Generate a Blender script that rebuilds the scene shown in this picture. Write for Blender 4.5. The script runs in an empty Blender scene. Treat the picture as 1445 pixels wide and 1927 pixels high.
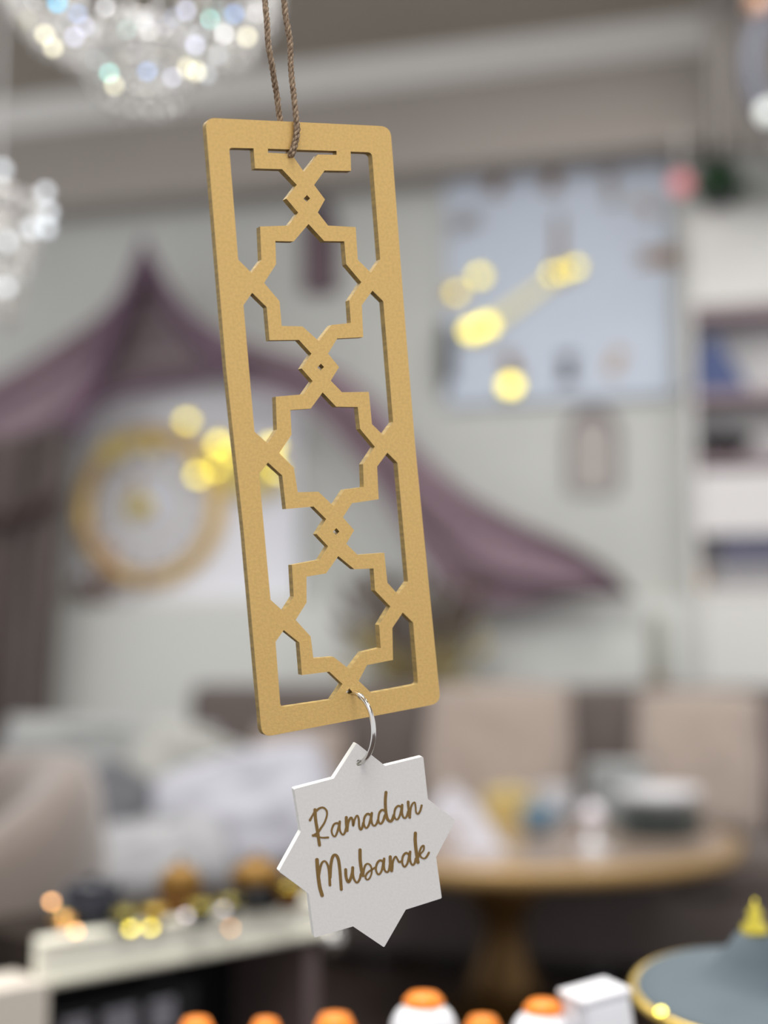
import bpy, bmesh, math, random
from mathutils import Vector, Matrix, noise
from mathutils.geometry import tessellate_polygon

# ------------------------------------------------------------------ camera
W_IMG, H_IMG, FPX = 1445.0, 1927.0, 2600.0
CAM_Z = 1.15
PITCH = math.radians(6.17)
D0 = 0.50                      # distance of the hanging plaque
FWD = Vector((0, math.cos(PITCH), math.sin(PITCH)))
UPV = Vector((0, -math.sin(PITCH), math.cos(PITCH)))
CAM = Vector((0, 0, CAM_Z))
sc = bpy.context.scene
COL = sc.collection
cam_d = bpy.data.cameras.new('camera')
cam = bpy.data.objects.new('camera', cam_d)
COL.objects.link(cam)
cam.location = CAM
cam.rotation_euler = (math.pi / 2 + PITCH, 0, 0)
cam_d.sensor_fit = 'HORIZONTAL'
cam_d.sensor_width = 24.0
cam_d.lens = FPX / W_IMG * 24.0
cam_d.clip_start = 0.01
cam_d.dof.use_dof = True
cam_d.dof.focus_distance = D0
cam_d.dof.aperture_fstop = cam_d.lens / 13.0
cam_d.dof.aperture_blades = 0
sc.camera = cam

# ------------------------------------------------------------------ world, lights, exposure
world = bpy.data.worlds.new('world')
sc.world = world
world.use_nodes = True
world.node_tree.nodes['Background'].inputs[0].default_value = (0.97, 0.97, 1.0, 1)
world.node_tree.nodes['Background'].inputs[1].default_value = 0.98
sc.view_settings.view_transform = 'Standard'
sc.view_settings.look = 'None'
sc.view_settings.gamma = 1.0
sc.view_settings.use_curve_mapping = False
sc.view_settings.exposure = 0.0


def area(name, loc, size, power, color=(1, 1, 1)):
    l = bpy.data.lights.new(name, 'AREA')
    l.shape = 'RECTANGLE'
    l.size, l.size_y = size
    l.energy = power
    l.color = color
    o = bpy.data.objects.new(name, l)
    COL.objects.link(o)
    o.location = loc                      # faces straight down
    return o


LAMP = Vector((-0.5, 1.6, 3.86))
area('unseen_ceiling_light', LAMP, (1.8, 1.8), 125, (1, 0.98, 0.95))
area('unseen_ceiling_light', (2.2, 3.0, 3.86), (1.2, 1.2), 60, (1, 0.98, 0.95))
area('unseen_ceiling_light', (-2.4, 3.4, 3.86), (1.2, 1.2), 50, (1, 0.98, 0.95))
area('unseen_ceiling_light', (0.9, 4.5, 3.86), (1.6, 0.6), 22, (1, 0.98, 0.95))  # extra unseen lamp added to brighten the back wall
area('unseen_ceiling_light', (0.3, -1.0, 3.86), (1.6, 1.6), 70, (1, 0.98, 0.95))

# ------------------------------------------------------------------ projection helpers


def ray(u, v):
    return (Vector((1, 0, 0)) * ((u - W_IMG / 2) / FPX) + UPV * ((H_IMG / 2 - v) / FPX) + FWD)


def at_y(u, v, y):
    d = ray(u, v)
    return CAM + d * (y / d.y)


def on_z(u, v, z):
    d = ray(u, v)
    return CAM + d * ((z - CAM_Z) / d.z)


WSLOPE = 0.285                 # back wall comes nearer towards the right
WY0 = 6.5
WN = Vector((-WSLOPE, -1, 0)).normalized()     # out of the wall into the room
WYAW = math.atan2(-WSLOPE, 1)


def on_wall(u, v, off=0.0):
    p0 = Vector((0, WY0, 0)) + WN * off
    d = ray(u, v)
    return CAM + d * ((p0 - CAM).dot(WN) / d.dot(WN))


# ------------------------------------------------------------------ materials
def srgb(c):
    out = []
    for x in c:
        x = x / 255.0
        out.append(x / 12.92 if x <= 0.04045 else ((x + 0.055) / 1.055) ** 2.4)
    return tuple(out)


MATS = {}


def mat(name, col, rough=0.6, metal=0.0, var=0.0, scale=40.0, bump=0.0, bscale=200.0, emit=None,
        trans=0.0, sheen=0.0, alpha=1.0, ior=1.45, col2=None, stretch=(1, 1, 1), spec=0.5):
    if name in MATS:
        return MATS[name]
    m = bpy.data.materials.new(name)
    m.use_nodes = True
    nt = m.node_tree
    b = nt.nodes['Principled BSDF']
    c = srgb(col)
    b.inputs['Base Color'].default_value = (*c, 1)
    b.inputs['Roughness'].default_value = rough
    b.inputs['Metallic'].default_value = metal
    b.inputs['Transmission Weight'].default_value = trans
    b.inputs['Sheen Weight'].default_value = sheen
    b.inputs['Alpha'].default_value = alpha
    b.inputs['IOR'].default_value = ior
    b.inputs['Specular IOR Level'].default_value = spec
    tc = nt.nodes.new('ShaderNodeTexCoord')
    mp = nt.nodes.new('ShaderNodeMapping')
    mp.inputs['Scale'].default_value = stretch
    nt.links.new(tc.outputs['Object'], mp.inputs['Vector'])
    if var > 0:
        n = nt.nodes.new('ShaderNodeTexNoise')
        n.inputs['Scale'].default_value = scale
        n.inputs['Detail'].default_value = 5
        nt.links.new(mp.outputs[0], n.inputs['Vector'])
        r = nt.nodes.new('ShaderNodeValToRGB')
        c2 = srgb(col2) if col2 else tuple(x * (1 - var) for x in c)
        r.color_ramp.elements[0].color = (*c2, 1)
        r.color_ramp.elements[0].position = 0.35
        r.color_ramp.elements[1].color = (*c, 1)
        r.color_ramp.elements[1].position = 0.65
        nt.links.new(n.outputs['Fac'], r.inputs[0])
        nt.links.new(r.outputs[0], b.inputs['Base Color'])
    if bump > 0:
        n2 = nt.nodes.new('ShaderNodeTexNoise')
        n2.inputs['Scale'].default_value = bscale
        n2.inputs['Detail'].default_value = 4
        nt.links.new(mp.outputs[0], n2.inputs['Vector'])
        bp = nt.nodes.new('ShaderNodeBump')
        bp.inputs['Strength'].default_value = bump
        bp.inputs['Distance'].default_value = 0.2 / bscale
        nt.links.new(n2.outputs['Fac'], bp.inputs['Height'])
        nt.links.new(bp.outputs[0], b.inputs['Normal'])
    if emit:
        b.inputs['Emission Color'].default_value = (*srgb(emit[0]), 1)
        b.inputs['Emission Strength'].default_value = emit[1]
    MATS[name] = m
    return m


# ------------------------------------------------------------------ object helpers
def tag(o, label=None, cat=None, group=None, kind=None):
    if label: o['label'] = label
    if cat: o['category'] = cat
    if group: o['group'] = group
    if kind: o['kind'] = kind
    return o


def empty(name, loc, label, cat, group=None, yaw=0.0):
    o = bpy.data.objects.new(name, None)
    o.empty_display_size = 0.05
    COL.objects.link(o)
    o.matrix_world = Matrix.Translation(loc) @ Matrix.Rotation(yaw, 4, 'Z')
    bpy.context.view_layer.update()
    return tag(o, label, cat, group)


def link(name, bm_or_me, material, parent=None, smooth=False, loc=None):
    if isinstance(bm_or_me, bmesh.types.BMesh):
        me = bpy.data.meshes.new(name)
        bmesh.ops.recalc_face_normals(bm_or_me, faces=bm_or_me.faces)
        bm_or_me.to_mesh(me)
        bm_or_me.free()
        if material is not None:
            for mm in (material if isinstance(material, (list, tuple)) else [material]):
                me.materials.append(mm)
        if smooth:
            for p in me.polygons:
                p.use_smooth = True
    else:
        me = bm_or_me
    o = bpy.data.objects.new(name, me)
    COL.objects.link(o)
    if parent:
        o.parent = parent
    if loc is not None:
        o.location = loc
    return o


def B():
    return bmesh.new()


def box(bm, c, s, rot=None, bevel=0.0):
    r = bmesh.ops.create_cube(bm, size=1.0)
    vs = r['verts']
    M = Matrix.Translation(c) @ (rot.to_4x4() if rot else Matrix.Identity(4)) @ Matrix.Diagonal((s[0], s[1], s[2], 1))
    bmesh.ops.transform(bm, matrix=M, verts=vs)
    if bevel > 0:
        es = list({e for v in vs for e in v.link_edges})
        bmesh.ops.bevel(bm, geom=es, offset=bevel, segments=3, affect='EDGES', profile=0.5)
    return bm


def ball(bm, c, r, seg=20, rings=12, sc3=(1, 1, 1)):
    x = bmesh.ops.create_uvsphere(bm, u_segments=seg, v_segments=rings, radius=r)
    bmesh.ops.transform(bm, matrix=Matrix.Translation(c) @ Matrix.Diagonal((*sc3, 1)), verts=x['verts'])
    return bm


def lathe(bm, prof, seg=32, c=(0, 0, 0), rot=None):
    """prof: list of (radius, z)"""
    c = Vector(c)
    R = rot if rot else Matrix.Identity(3)
    rings = []
    for (r, z) in prof:
        if r < 1e-6:
            rings.append([bm.verts.new(c + R @ Vector((0, 0, z)))])
        else:
            rings.append([bm.verts.new(c + R @ Vector((r * math.cos(2 * math.pi * i / seg), r * math.sin(2 * math.pi * i / seg), z))) for i in range(seg)])
    for a, b in zip(rings, rings[1:]):
        for i in range(seg):
            j = (i + 1) % seg
            if len(a) == 1 and len(b) == 1:
                continue
            if len(a) == 1:
                bm.faces.new((a[0], b[i], b[j]))
            elif len(b) == 1:
                bm.faces.new((a[i], a[j], b[0]))
            else:
                bm.faces.new((a[i], a[j], b[j], b[i]))
    for e in (rings[0], rings[-1]):
        if len(e) > 1:
            bm.faces.new(e)
    return bm


def tube(bm, pts, r, seg=8, closed=False):
    pts = [Vector(p) for p in pts]
    n = len(pts)
    rr = r if isinstance(r, (list, tuple)) else [r] * n
    prev = None
    rings = []
    for i, p in enumerate(pts):
        if closed:
            t = (pts[(i + 1) % n] - pts[i - 1]).normalized()
        else:
            t = (pts[min(i + 1, n - 1)] - pts[max(i - 1, 0)]).normalized()
        if prev is None:
            a = t.orthogonal().normalized()
        else:
            a = (prev - t * prev.dot(t)).normalized()
        prev = a
        b = t.cross(a)
        rings.append([bm.verts.new(p + (a * math.cos(2 * math.pi * k / seg) + b * math.sin(2 * math.pi * k / seg)) * rr[i]) for k in range(seg)])
    m = n if closed else n - 1
    for i in range(m):
        A, C = rings[i], rings[(i + 1) % n]
        for k in range(seg):
            l = (k + 1) % seg
            bm.faces.new((A[k], A[l], C[l], C[k]))
    if not closed:
        bm.faces.new(rings[0]); bm.faces.new(rings[-1])
    return bm


def catmull(pts, n=8):
    P = [Vector(p) for p in pts]
    if len(P) < 3:
        return [P[0].lerp(P[-1], i / n) for i in range(n + 1)]
    out = []
    for i in range(len(P) - 1):
        p0 = P[i - 1] if i > 0 else P[0] * 2 - P[1]
        p1, p2 = P[i], P[i + 1]
        p3 = P[i + 2] if i + 2 < len(P) else P[-1] * 2 - P[-2]
        for k in range(n):
            t = k / n
            out.append(0.5 * ((2 * p1) + (p2 - p0) * t + (2 * p0 - 5 * p1 + 4 * p2 - p3) * t * t + (3 * p1 - p0 - 3 * p2 + p3) * t ** 3))
    out.append(P[-1])
    return out


def pillow(bm, c, s, rot=None, n=18, puff=0.5, seed=0.0, wr=0.02):
    """soft square cushion: width s[0], height s[2], thickness s[1]"""
    R = rot if rot else Matrix.Identity(3)
    c = Vector(c)
    grids = []
    for side in (1, -1):
        g = []
        for i in range(n + 1):
            row = []
            for j in range(n + 1):
                a, b = 2 * i / n - 1, 2 * j / n - 1
                h = ((1 - a ** 4) * (1 - b ** 4))
                h = max(h, 0) ** puff
                pinch = 1 - 0.07 * (1 - h) * (1 - abs(abs(a) - abs(b)))
                w = noise.noise(Vector((a * 2.5 + seed, b * 2.5, seed))) * wr
                x = a * pinch * s[0] / 2
                z = b * pinch * s[2] / 2
                y = side * (h * s[1] / 2) + w * h
                row.append(R @ Vector((x, y, z)) + c)
            g.append(row)
        grids.append(g)
    V = {}
    def vert(si, i, j):
        edge = i in (0, n) or j in (0, n)
        k = (0 if edge else si, i, j)
        if k not in V:
            V[k] = bm.verts.new(grids[k[0]][i][j])
        return V[k]
    for si in (0, 1):
        for i in range(n):
            for j in range(n):
                f = [vert(si, i, j), vert(si, i + 1, j), vert(si, i + 1, j + 1), vert(si, i, j + 1)]
                bm.faces.new(f if si == 0 else f[::-1])
    return bm


def sheet(bm, top, bot, nu=40, nv=14, depth=lambda a, b: 0.0, pos=None, thick=0.006):
    """cloth between two pixel curves; pos(u,v,off)->world; depth(a,b) metres towards the room"""
    T = catmull([(x, y, 0) for x, y in top], 10)
    Bt = catmull([(x, y, 0) for x, y in bot], 10)
    def sample(L, t):
        k = t * (len(L) - 1)
        i = min(int(k), len(L) - 2)
        return L[i].lerp(L[i + 1], k - i)
    layers = []
    for lay in (0, 1):
        g = []
        for i in range(nu + 1):
            a = i / nu
            row = []
            for j in range(nv + 1):
                b = j / nv
                p = sample(T, a).lerp(sample(Bt, a), b)
                row.append(bm.verts.new(pos(p.x, p.y, depth(a, b) - lay * thick)))
            g.append(row)
        layers.append(g)
    for lay, g in enumerate(layers):
        for i in range(nu):
            for j in range(nv):
                bm.faces.new((g[i][j], g[i + 1][j], g[i + 1][j + 1], g[i][j + 1]))
    a, b = layers
    for i in range(nu):
        bm.faces.new((a[i][0], a[i + 1][0], b[i + 1][0], b[i][0]))
        bm.faces.new((a[i][nv], a[i + 1][nv], b[i + 1][nv], b[i][nv]))
    for j in range(nv):
        bm.faces.new((a[0][j], a[0][j + 1], b[0][j + 1], b[0][j]))
        bm.faces.new((a[nu][j], a[nu][j + 1], b[nu][j + 1], b[nu][j]))
    return bm


class WallThing:
    """an Empty standing in a vertical plane (the back wall by default); parts are laid out in it"""
    def __init__(s, name, label, cat, u, v, off=0.0, group=None, y=None):
        s.y = y
        if y is None:
            s.origin = on_wall(u, v, off); s.yaw = WYAW; s.n = WN
        else:
            s.origin = at_y(u, v, y); s.yaw = 0.0; s.n = Vector((0, -1, 0))
        s.o = empty(name, s.origin, label, cat, group, s.yaw)
        s.inv = s.o.matrix_world.inverted()
        s.k = (s.origin - CAM).dot(FWD) / FPX       # metres per pixel

    def L(s, u, v, out=0.0):
        """pixel -> local coordinates, out metres proud of the plane"""
        p0 = s.origin + s.n * out
        d = ray(u, v)
        w = CAM + d * ((p0 - CAM).dot(s.n) / d.dot(s.n))
        return s.inv @ w

    def slab(s, name, u0, v0, u1, v1, out0, out1, m, bevel=0.003, parent=None):
        a = s.L(u0, v0, out1); b = s.L(u1, v1, out1)
        bm = B()
        box(bm, ((a.x + b.x) / 2, -(out0 + out1) / 2, (a.z + b.z) / 2), (abs(b.x - a.x), abs(out1 - out0), abs(a.z - b.z)), bevel=bevel)
        return link(name, bm, m, parent or s.o)


def prism(bm, poly, y0, y1):
    """poly: local (x,z) outline -> prism between y0 and y1"""
    A = [bm.verts.new((x, y0, z)) for x, z in poly]
    C = [bm.verts.new((x, y1, z)) for x, z in poly]
    bm.faces.new(A); bm.faces.new(C[::-1])
    n = len(poly)
    for i in range(n):
        j = (i + 1) % n
        bm.faces.new((A[i], C[i], C[j], A[j]))
    return bm


def glint(name, parent_o, world_p, r, m, sag=0.03, lamp=None):
    """polished convex stud added to make a glint, turned to mirror the lamp into the camera"""
    n = ((CAM - world_p).normalized() + ((lamp or LAMP) - world_p).normalized()).normalized()
    R = Vector((0, 0, 1)).rotation_difference(n).to_matrix()
    inv = parent_o.matrix_world.inverted()
    bm = B()
    prof = [(0, -r * 0.25), (r * 0.97, -r * 0.25), (r, -r * 0.12)] + [(r * math.cos(a), r * sag * math.sin(a)) for a in [math.pi / 2 * k / 6 for k in range(7)]]
    lathe(bm, prof, 20)
    bmesh.ops.transform(bm, matrix=inv @ Matrix.Translation(world_p) @ R.to_4x4(), verts=bm.verts)
    return link(name, bm, m, parent_o, smooth=True)


# ------------------------------------------------------------------ palette
M_wall = mat('wall_paint', (199, 201, 197), 0.8, var=0.05, scale=3)
M_ceil = mat('ceiling_paint', (172, 165, 154), 0.85, var=0.04, scale=2)
M_bulk = mat('bulkhead_paint', (176, 169, 162), 0.8, var=0.04, scale=2)
M_corn = mat('cornice_paint', (244, 244, 238), 0.7)
M_floor = mat('dark_wood_floor', (78, 64, 58), 0.45, var=0.3, scale=8, stretch=(1, 8, 1))
M_white = mat('white_lacquer', (212, 212, 208), 0.45)
M_face = mat('pale_blue_dial', (197, 207, 221), 0.5, var=0.03, scale=5)
M_gold = mat('polished_gold', (226, 208, 84), 0.2, metal=1.0)
M_goldr = mat('brushed_gold', (214, 170, 92), 0.38, metal=0.85, var=0.15, scale=30)
M_brass = mat('dark_brass', (150, 112, 60), 0.35, metal=0.8)
M_bronze = mat('bronze_numeral', (134, 104, 76), 0.5, metal=0.3)
M_purple = mat('mauve_fabric', (136, 114, 125), 0.85, var=0.16, scale=7, sheen=0.3)
M_purple2 = mat('plum_fabric', (104, 78, 98), 0.85, var=0.15, scale=7, sheen=0.3)
M_valance = mat('taupe_mauve_fabric', (140, 126, 130), 0.9, var=0.15, scale=6, sheen=0.2)
M_curtain = mat('umber_curtain_fabric', (112, 100, 96), 0.9, var=0.3, scale=6, stretch=(3, 3, .5), sheen=0.2)
M_mauve = mat('mauve_lacquer', (150, 132, 138), 0.5)
M_dark = mat('charcoal_metal', (70, 66, 70), 0.5, metal=0.3)
M_black = mat('black_gloss', (22, 22, 24), 0.18)
M_sofa = mat('brown_upholstery', (98, 88, 84), 0.85, var=0.12, scale=14, sheen=0.3)
M_beige = mat('beige_velvet', (162, 148, 138), 0.85, var=0.08, scale=9, sheen=0.4)
M_taupe = mat('taupe_velvet', (106, 95, 88), 0.85, var=0.1, scale=9, sheen=0.4)
M_grey = mat('pale_grey_linen', (140, 141, 140), 0.9, var=0.08, scale=12)
M_lilac = mat('lilac_white_linen', (164, 164, 172), 0.9, var=0.06, scale=12)
M_ceram = mat('white_ceramic', (232, 232, 236), 0.22)
M_cream = mat('cream_lacquer', (244, 242, 226), 0.4)
M_orange = mat('orange_glaze', (250, 140, 30), 0.35)
M_slate = mat('slate_blue_glaze', (86, 98, 105), 0.6, spec=.3)
M_blue = mat('navy_card', (72, 86, 128), 0.6)
M_green = mat('dark_green_foliage', (46, 84, 52), 0.7, var=0.3, scale=30)
M_pink = mat('pink_glint_glow', (238, 150, 156), 0.3, emit=((236, 140, 150), .35))  # emission stands in for a pink bokeh glint
M_steel2 = mat('lilac_glint_steel', (176, 168, 172), 0.25, metal=1.0)
M_silver = mat('polished_steel', (214, 212, 208), 0.14, metal=1.0)
M_crystal = mat('crystal', (242, 240, 236), 0.05, trans=0.55, ior=1.6, spec=0.8)
M_print = mat('silver_print', (146, 144, 152), 0.5)
M_amber = mat('amber_glass', (112, 72, 24), 0.15, metal=0.4)
M_copper = mat('polished_copper', (240, 180, 120), 0.16, metal=1.0)

# ================================================================== ROOM
x_l, x_r = -3.2, 3.6


def wall_xy(x, off=0.0):
    return Vector((x, WY0 - WSLOPE * x, 0)) + WN * off


def struct_box(name, c, s, m, yaw=0.0, bevel=0.0):
    bm = B()
    box(bm, (0, 0, 0), s, bevel=bevel)
    o = link(name, bm, m)
    o.matrix_world = Matrix.Translation(c) @ Matrix.Rotation(yaw, 4, 'Z')
    return tag(o, kind='structure')


struct_box('floor', (0.2, 2.7, -0.05), (9, 11.4, 0.1), M_floor)
CEIL = 3.94
struct_box('ceiling', (0.2, 3.1, CEIL + 0.05), (9, 9.6, 0.1), M_ceil)
pc = wall_xy(0.2, -0.05)
struct_box('wall_back', (pc.x, pc.y, CEIL / 2), (9.6, 0.1, CEIL), M_wall, WYAW)
# bulkhead that hangs from the ceiling in front of the wall, ends short of the right side
def wall_local_x(p):
    t = Vector((math.cos(WYAW), math.sin(WYAW), 0))
    return (p - Vector((0, WY0, 0))).dot(t)


BO = 0.26
bl = wall_local_x(on_wall(-500, 300, BO)); br = wall_local_x(on_wall(1335, 200, BO))
zb = on_wall(740, 322, BO).z
zt = on_wall(740, 150, BO).z
tdir = Vector((math.cos(WYAW), math.sin(WYAW), 0))
mid = Vector((0, WY0, 0)) + tdir * ((bl + br) / 2) + WN * (BO / 2)
struct_box('trim_1', (mid.x, mid.y, (zb + CEIL) / 2), (br - bl, BO, CEIL - zb), M_bulk, WYAW, 0.01)
# cornice: stepped moulding along the bulkhead's top
zc0 = on_wall(740, 150, BO + .05).z
zc1 = on_wall(740, 92, BO + .12).z
bm = B()
L2 = (br - bl) / 2
prof = [(0, zc0 - 0.02), (0.03, zc0), (0.05, zc0 + 0.03), (0.10, zc0 + (zc1 - zc0) * .6), (0.14, zc1), (0.14, zc1 + .03), (0, zc1 + .03)]
A = [bm.verts.new((-L2, -o, z)) for o, z in prof]
C = [bm.verts.new((L2 + .05, -o, z)) for o, z in prof]
bm.faces.new(A); bm.faces.new(C[::-1])
for i in range(len(prof)):
    j = (i + 1) % len(prof)
    bm.faces.new((A[i], C[i], C[j], A[j]))
o = link('trim_2', bm, M_corn)
m2 = Vector((0, WY0, 0)) + tdir * ((bl + br) / 2) + WN * BO
o.matrix_world = Matrix.Translation((m2.x, m2.y, 0)) @ Matrix.Rotation(WYAW, 4, 'Z')
tag(o, kind='structure')
# low white ledge (wainscot) along the wall behind the sofas
LO = 0.16
zl = on_wall(1050, 1130, LO).z
mid = wall_xy(0.2, LO / 2)
struct_box('wainscot_ledge', (mid.x, mid.y, zl / 2), (8.6, LO, zl), mat('ledge_paint', (212, 214, 210), 0.6), WYAW, 0.008)

# ================================================================== HANGING PLAQUE
t1 = Vector((717 - 407, 237 - 222.4))
# plane of the plaque from the vanishing directions of its outline
corners = [(386.5, 221.5), (734.5, 238.2), (828, 1322.5), (491.5, 1388)]
rc = [Vector(((u - W_IMG / 2) / FPX, (H_IMG / 2 - v) / FPX, 1)) for u, v in corners]
dh = rc[0].cross(rc[1]).cross(rc[3].cross(rc[2])).normalized()
dv = rc[0].cross(rc[3]).cross(rc[1].cross(rc[2])).normalized()
if dh.x < 0: dh = -dh
if dv.y > 0: dv = -dv
ncam = dh.cross(dv).normalized()
if ncam.z > 0: ncam = -ncam        # towards the camera in (right, up, fwd) axes


def c2w(v):
    return Vector((1, 0, 0)) * v.x + UPV * v.y + FWD * v.z


PN = c2w(ncam)
PC = CAM + ray(610, 800) * (D0 / 1.0)
PX = c2w(dh - ncam * dh.dot(ncam)).normalized()
PY = PN.cross(PX)                   # up along the board (PX right, PN to viewer)
if PY.z < 0: PY = -PY


def make_board(name, outer, holes, centre, px, py, pn, thick, mats, parent, noise_amt=0.0):
    """outer/holes are pixel outlines of the front face; board lies in the plane (centre, pn)"""
    def loc(u, v):
        d = ray(u, v)
        p = CAM + d * ((centre - CAM).dot(pn) / d.dot(pn)) - centre
        return Vector((p.dot(px), p.dot(py), 0))
    loops = [[loc(*q) for q in outer]] + [[loc(*q) for q in h] for h in holes]
    tris = tessellate_polygon(loops)
    flat = [p for l in loops for p in l]
    bm = B()
    F = [bm.verts.new((p.x, p.y, 0)) for p in flat]
    K = [bm.verts.new((p.x, p.y, -thick)) for p in flat]
    for t in tris:
        try:
            bm.faces.new([F[i] for i in t]).material_index = 0
            bm.faces.new([K[i] for i in reversed(t)]).material_index = 0
        except ValueError:
            pass
    base = 0
    for l in loops:
        n = len(l)
        for i in range(n):
            j = (i + 1) % n
            bm.faces.new((F[base + i], F[base + j], K[base + j], K[base + i])).material_index = 1
        base += n
    o = link(name, bm, mats, parent)
    return o, loc


def frame_matrix(c, x, y, n):
    return Matrix(((x.x, y.x, n.x, c.x), (x.y, y.y, n.y, c.y), (x.z, y.z, n.z, c.z), (0, 0, 0, 1)))


def rounded(poly, idx_r):
    """round the corners listed in idx_r {index: radius px}"""
    out = []
    n = len(poly)
    for i, p in enumerate(poly):
        if i in idx_r:
            r = idx_r[i]
            P = Vector(p); a = (Vector(poly[i - 1]) - P); b = (Vector(poly[(i + 1) % n]) - P)
            a = P + a.normalized() * r; b = P + b.normalized() * r
            for k in range(8):
                t = k / 7
                q = a * (1 - t) ** 2 + P * 0.9 * 2 * t * (1 - t) + P * 0.1 * 2 * t * (1 - t) * 1 + b * t * t
                out.append((q.x, q.y))
        else:
            out.append(tuple(p))
    return out


Z1 = lambda x, y: (360 + x / 2.752, y / 2.752)
Z2 = lambda x, y: (400 + x / 2.752, 600 + y / 2.752)
Z3 = lambda x, y: (440 + x / 3.44, 1000 + y / 3.44)
outer = [(386.2, 221.3), (734.6, 238.0), (761.8, 600), (780.6, 832), (798, 1010), (829, 1323.5),
         (493, 1387.5), (458.6, 1000), (425.2, 690)]
outer = rounded(outer, {0: 19, 1: 20, 5: 20, 6: 20})
holes = []
holes.append(rounded([Z1(196, 765), Z1(322, 768), Z1(330, 872), Z1(470, 876), Z1(546, 957), Z1(492, 1028), Z1(553, 1101),
             Z1(503, 1168), Z1(356, 1173), Z1(363, 1345), Z1(312, 1413), Z1(243, 1345)], {0: 6}))
holes.append(rounded([Z1(825, 785), Z1(935, 789), Z1(978, 1343), Z1(930, 1412), Z1(862, 1345), Z1(851, 1176), Z1(708, 1168),
             Z1(655, 1100), Z1(692, 1033), Z1(636, 958), Z1(690, 883), Z1(827, 885)], {1: 9}))
holes.append([Z1(397, 770), Z1(752, 782), Z1(752, 802), Z1(655, 800), Z1(583, 890), Z1(518, 797), Z1(397, 791)])
for cx, cy in (Z1(598, 1028), Z2(560, 250), Z2(640, 1102)):
    holes.append([(cx - 6.2, cy + .3), (cx + .3, cy - 6.6), (cx + 6.2, cy - .3), (cx - .3, cy + 6.6)])
holes.append([Z1(607, 1160), Z1(688, 1248), Z1(792, 1250), Z1(802, 1368), Z1(880, 1461), Z1(818, 1555), Z1(826, 1672), Z1(725, 1683),
              Z1(660, 1766), Z1(575, 1690), Z1(468, 1688), Z1(457, 1560), Z1(377, 1465), Z1(439, 1368), Z1(435, 1248), Z1(530, 1250)])
holes.append([Z1(315, 1516), Z1(390, 1590), Z1(405, 1762), Z2(447, 109), Z2(512, 180), Z2(461, 257), Z2(518, 322), Z2(469, 391),
              Z2(327, 403), Z2(333, 574), Z2(285, 646), Z2(217, 584), Z1(270, 1580)])
holes.append([Z1(938, 1505), Z1(994, 1560), Z2(935, 535), Z2(884, 603), Z2(825, 545), Z2(809, 378), Z2(670, 380), Z2(612, 320),
              Z2(655, 250), Z2(598, 180), Z2(645, 102), Z2(780, 95), Z1(883, 1580)])
holes.append([Z2(570, 381), Z2(640, 455), Z2(752, 457), Z2(764, 570), Z2(840, 662), Z2(779, 752), Z2(783, 870), Z2(684, 884),
              Z2(627, 970), Z2(548, 895), Z2(441, 898), Z2(420, 770), Z2(345, 695), Z2(409, 600), Z2(403, 472), Z2(508, 465)])
holes.append([Z2(287, 744), Z2(361, 812), Z2(380, 985), Z2(523, 972), Z2(588, 1037), Z2(539, 1115), Z2(598, 1178), Z2(555, 1248),
              Z2(411, 1275), Z2(420, 1438), Z2(369, 1517), Z2(300, 1455), Z2(240, 800)])
holes.append([Z2(905, 693), Z2(957, 745), Z2(1012, 1361), Z2(962, 1430), Z2(905, 1366), Z2(889, 1212), Z2(750, 1222), Z2(692, 1165),
              Z2(733, 1095), Z2(675, 1028), Z2(722, 955), Z2(860, 934), Z2(852, 765)])
holes.append([Z3(676, 160), Z3(780, 245), Z3(904, 240), Z3(914, 383), Z3(1013, 486), Z3(940, 606), Z3(951, 754), Z3(832, 782),
              Z3(748, 893), Z3(645, 812), Z3(515, 823), Z3(497, 680), Z3(400, 573), Z3(471, 460), Z3(470, 293), Z3(597, 272)])
holes.append(rounded([Z3(323, 639), Z3(424, 720), Z3(441, 930), Z3(618, 908), Z3(703, 988), Z3(634, 1090), Z3(302, 1139), Z3(270, 715)], {6: 9}))
holes.append(rounded([Z3(1093, 525), Z3(1160, 590), Z3(1193, 990), Z3(890, 1046), Z3(808, 968), Z3(862, 865), Z3(1030, 832), Z3(1026, 625)], {2: 7}))
hx, hy = Z3(748, 1040)
holes.append([(hx - 6.5, hy + .5), (hx, hy - 7), (hx + 5, hy - .5), (hx - .5, hy + 4.5)])

M_gface = mat('gold_painted_mdf', (226, 188, 117), 0.42, metal=0.35, var=0.10, scale=900, bump=0.6, bscale=1500)
M_gedge = mat('gold_cut_edge', (168, 140, 72), 0.55, metal=0.25, var=0.35, scale=700, stretch=(1, 1, 0.15), bump=0.4, bscale=2500)
Tk = 0.0031
plaque, ploc = make_board('hanging_plaque', outer, holes, PC, PX, PY, PN, Tk, [M_gface, M_gedge], None)
plaque.matrix_world = frame_matrix(PC, PX, PY, PN)
tag(plaque, 'tall gold rectangular plaque with cut out interlaced star lattice hanging from twine', 'ornament')


def pw(u, v, out=0.0):
    """pixel on the plaque's face -> world, out metres towards the viewer"""
    p0 = PC + PN * out
    d = ray(u, v)
    return CAM + d * ((p0 - CAM).dot(PN) / d.dot(PN))


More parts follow.
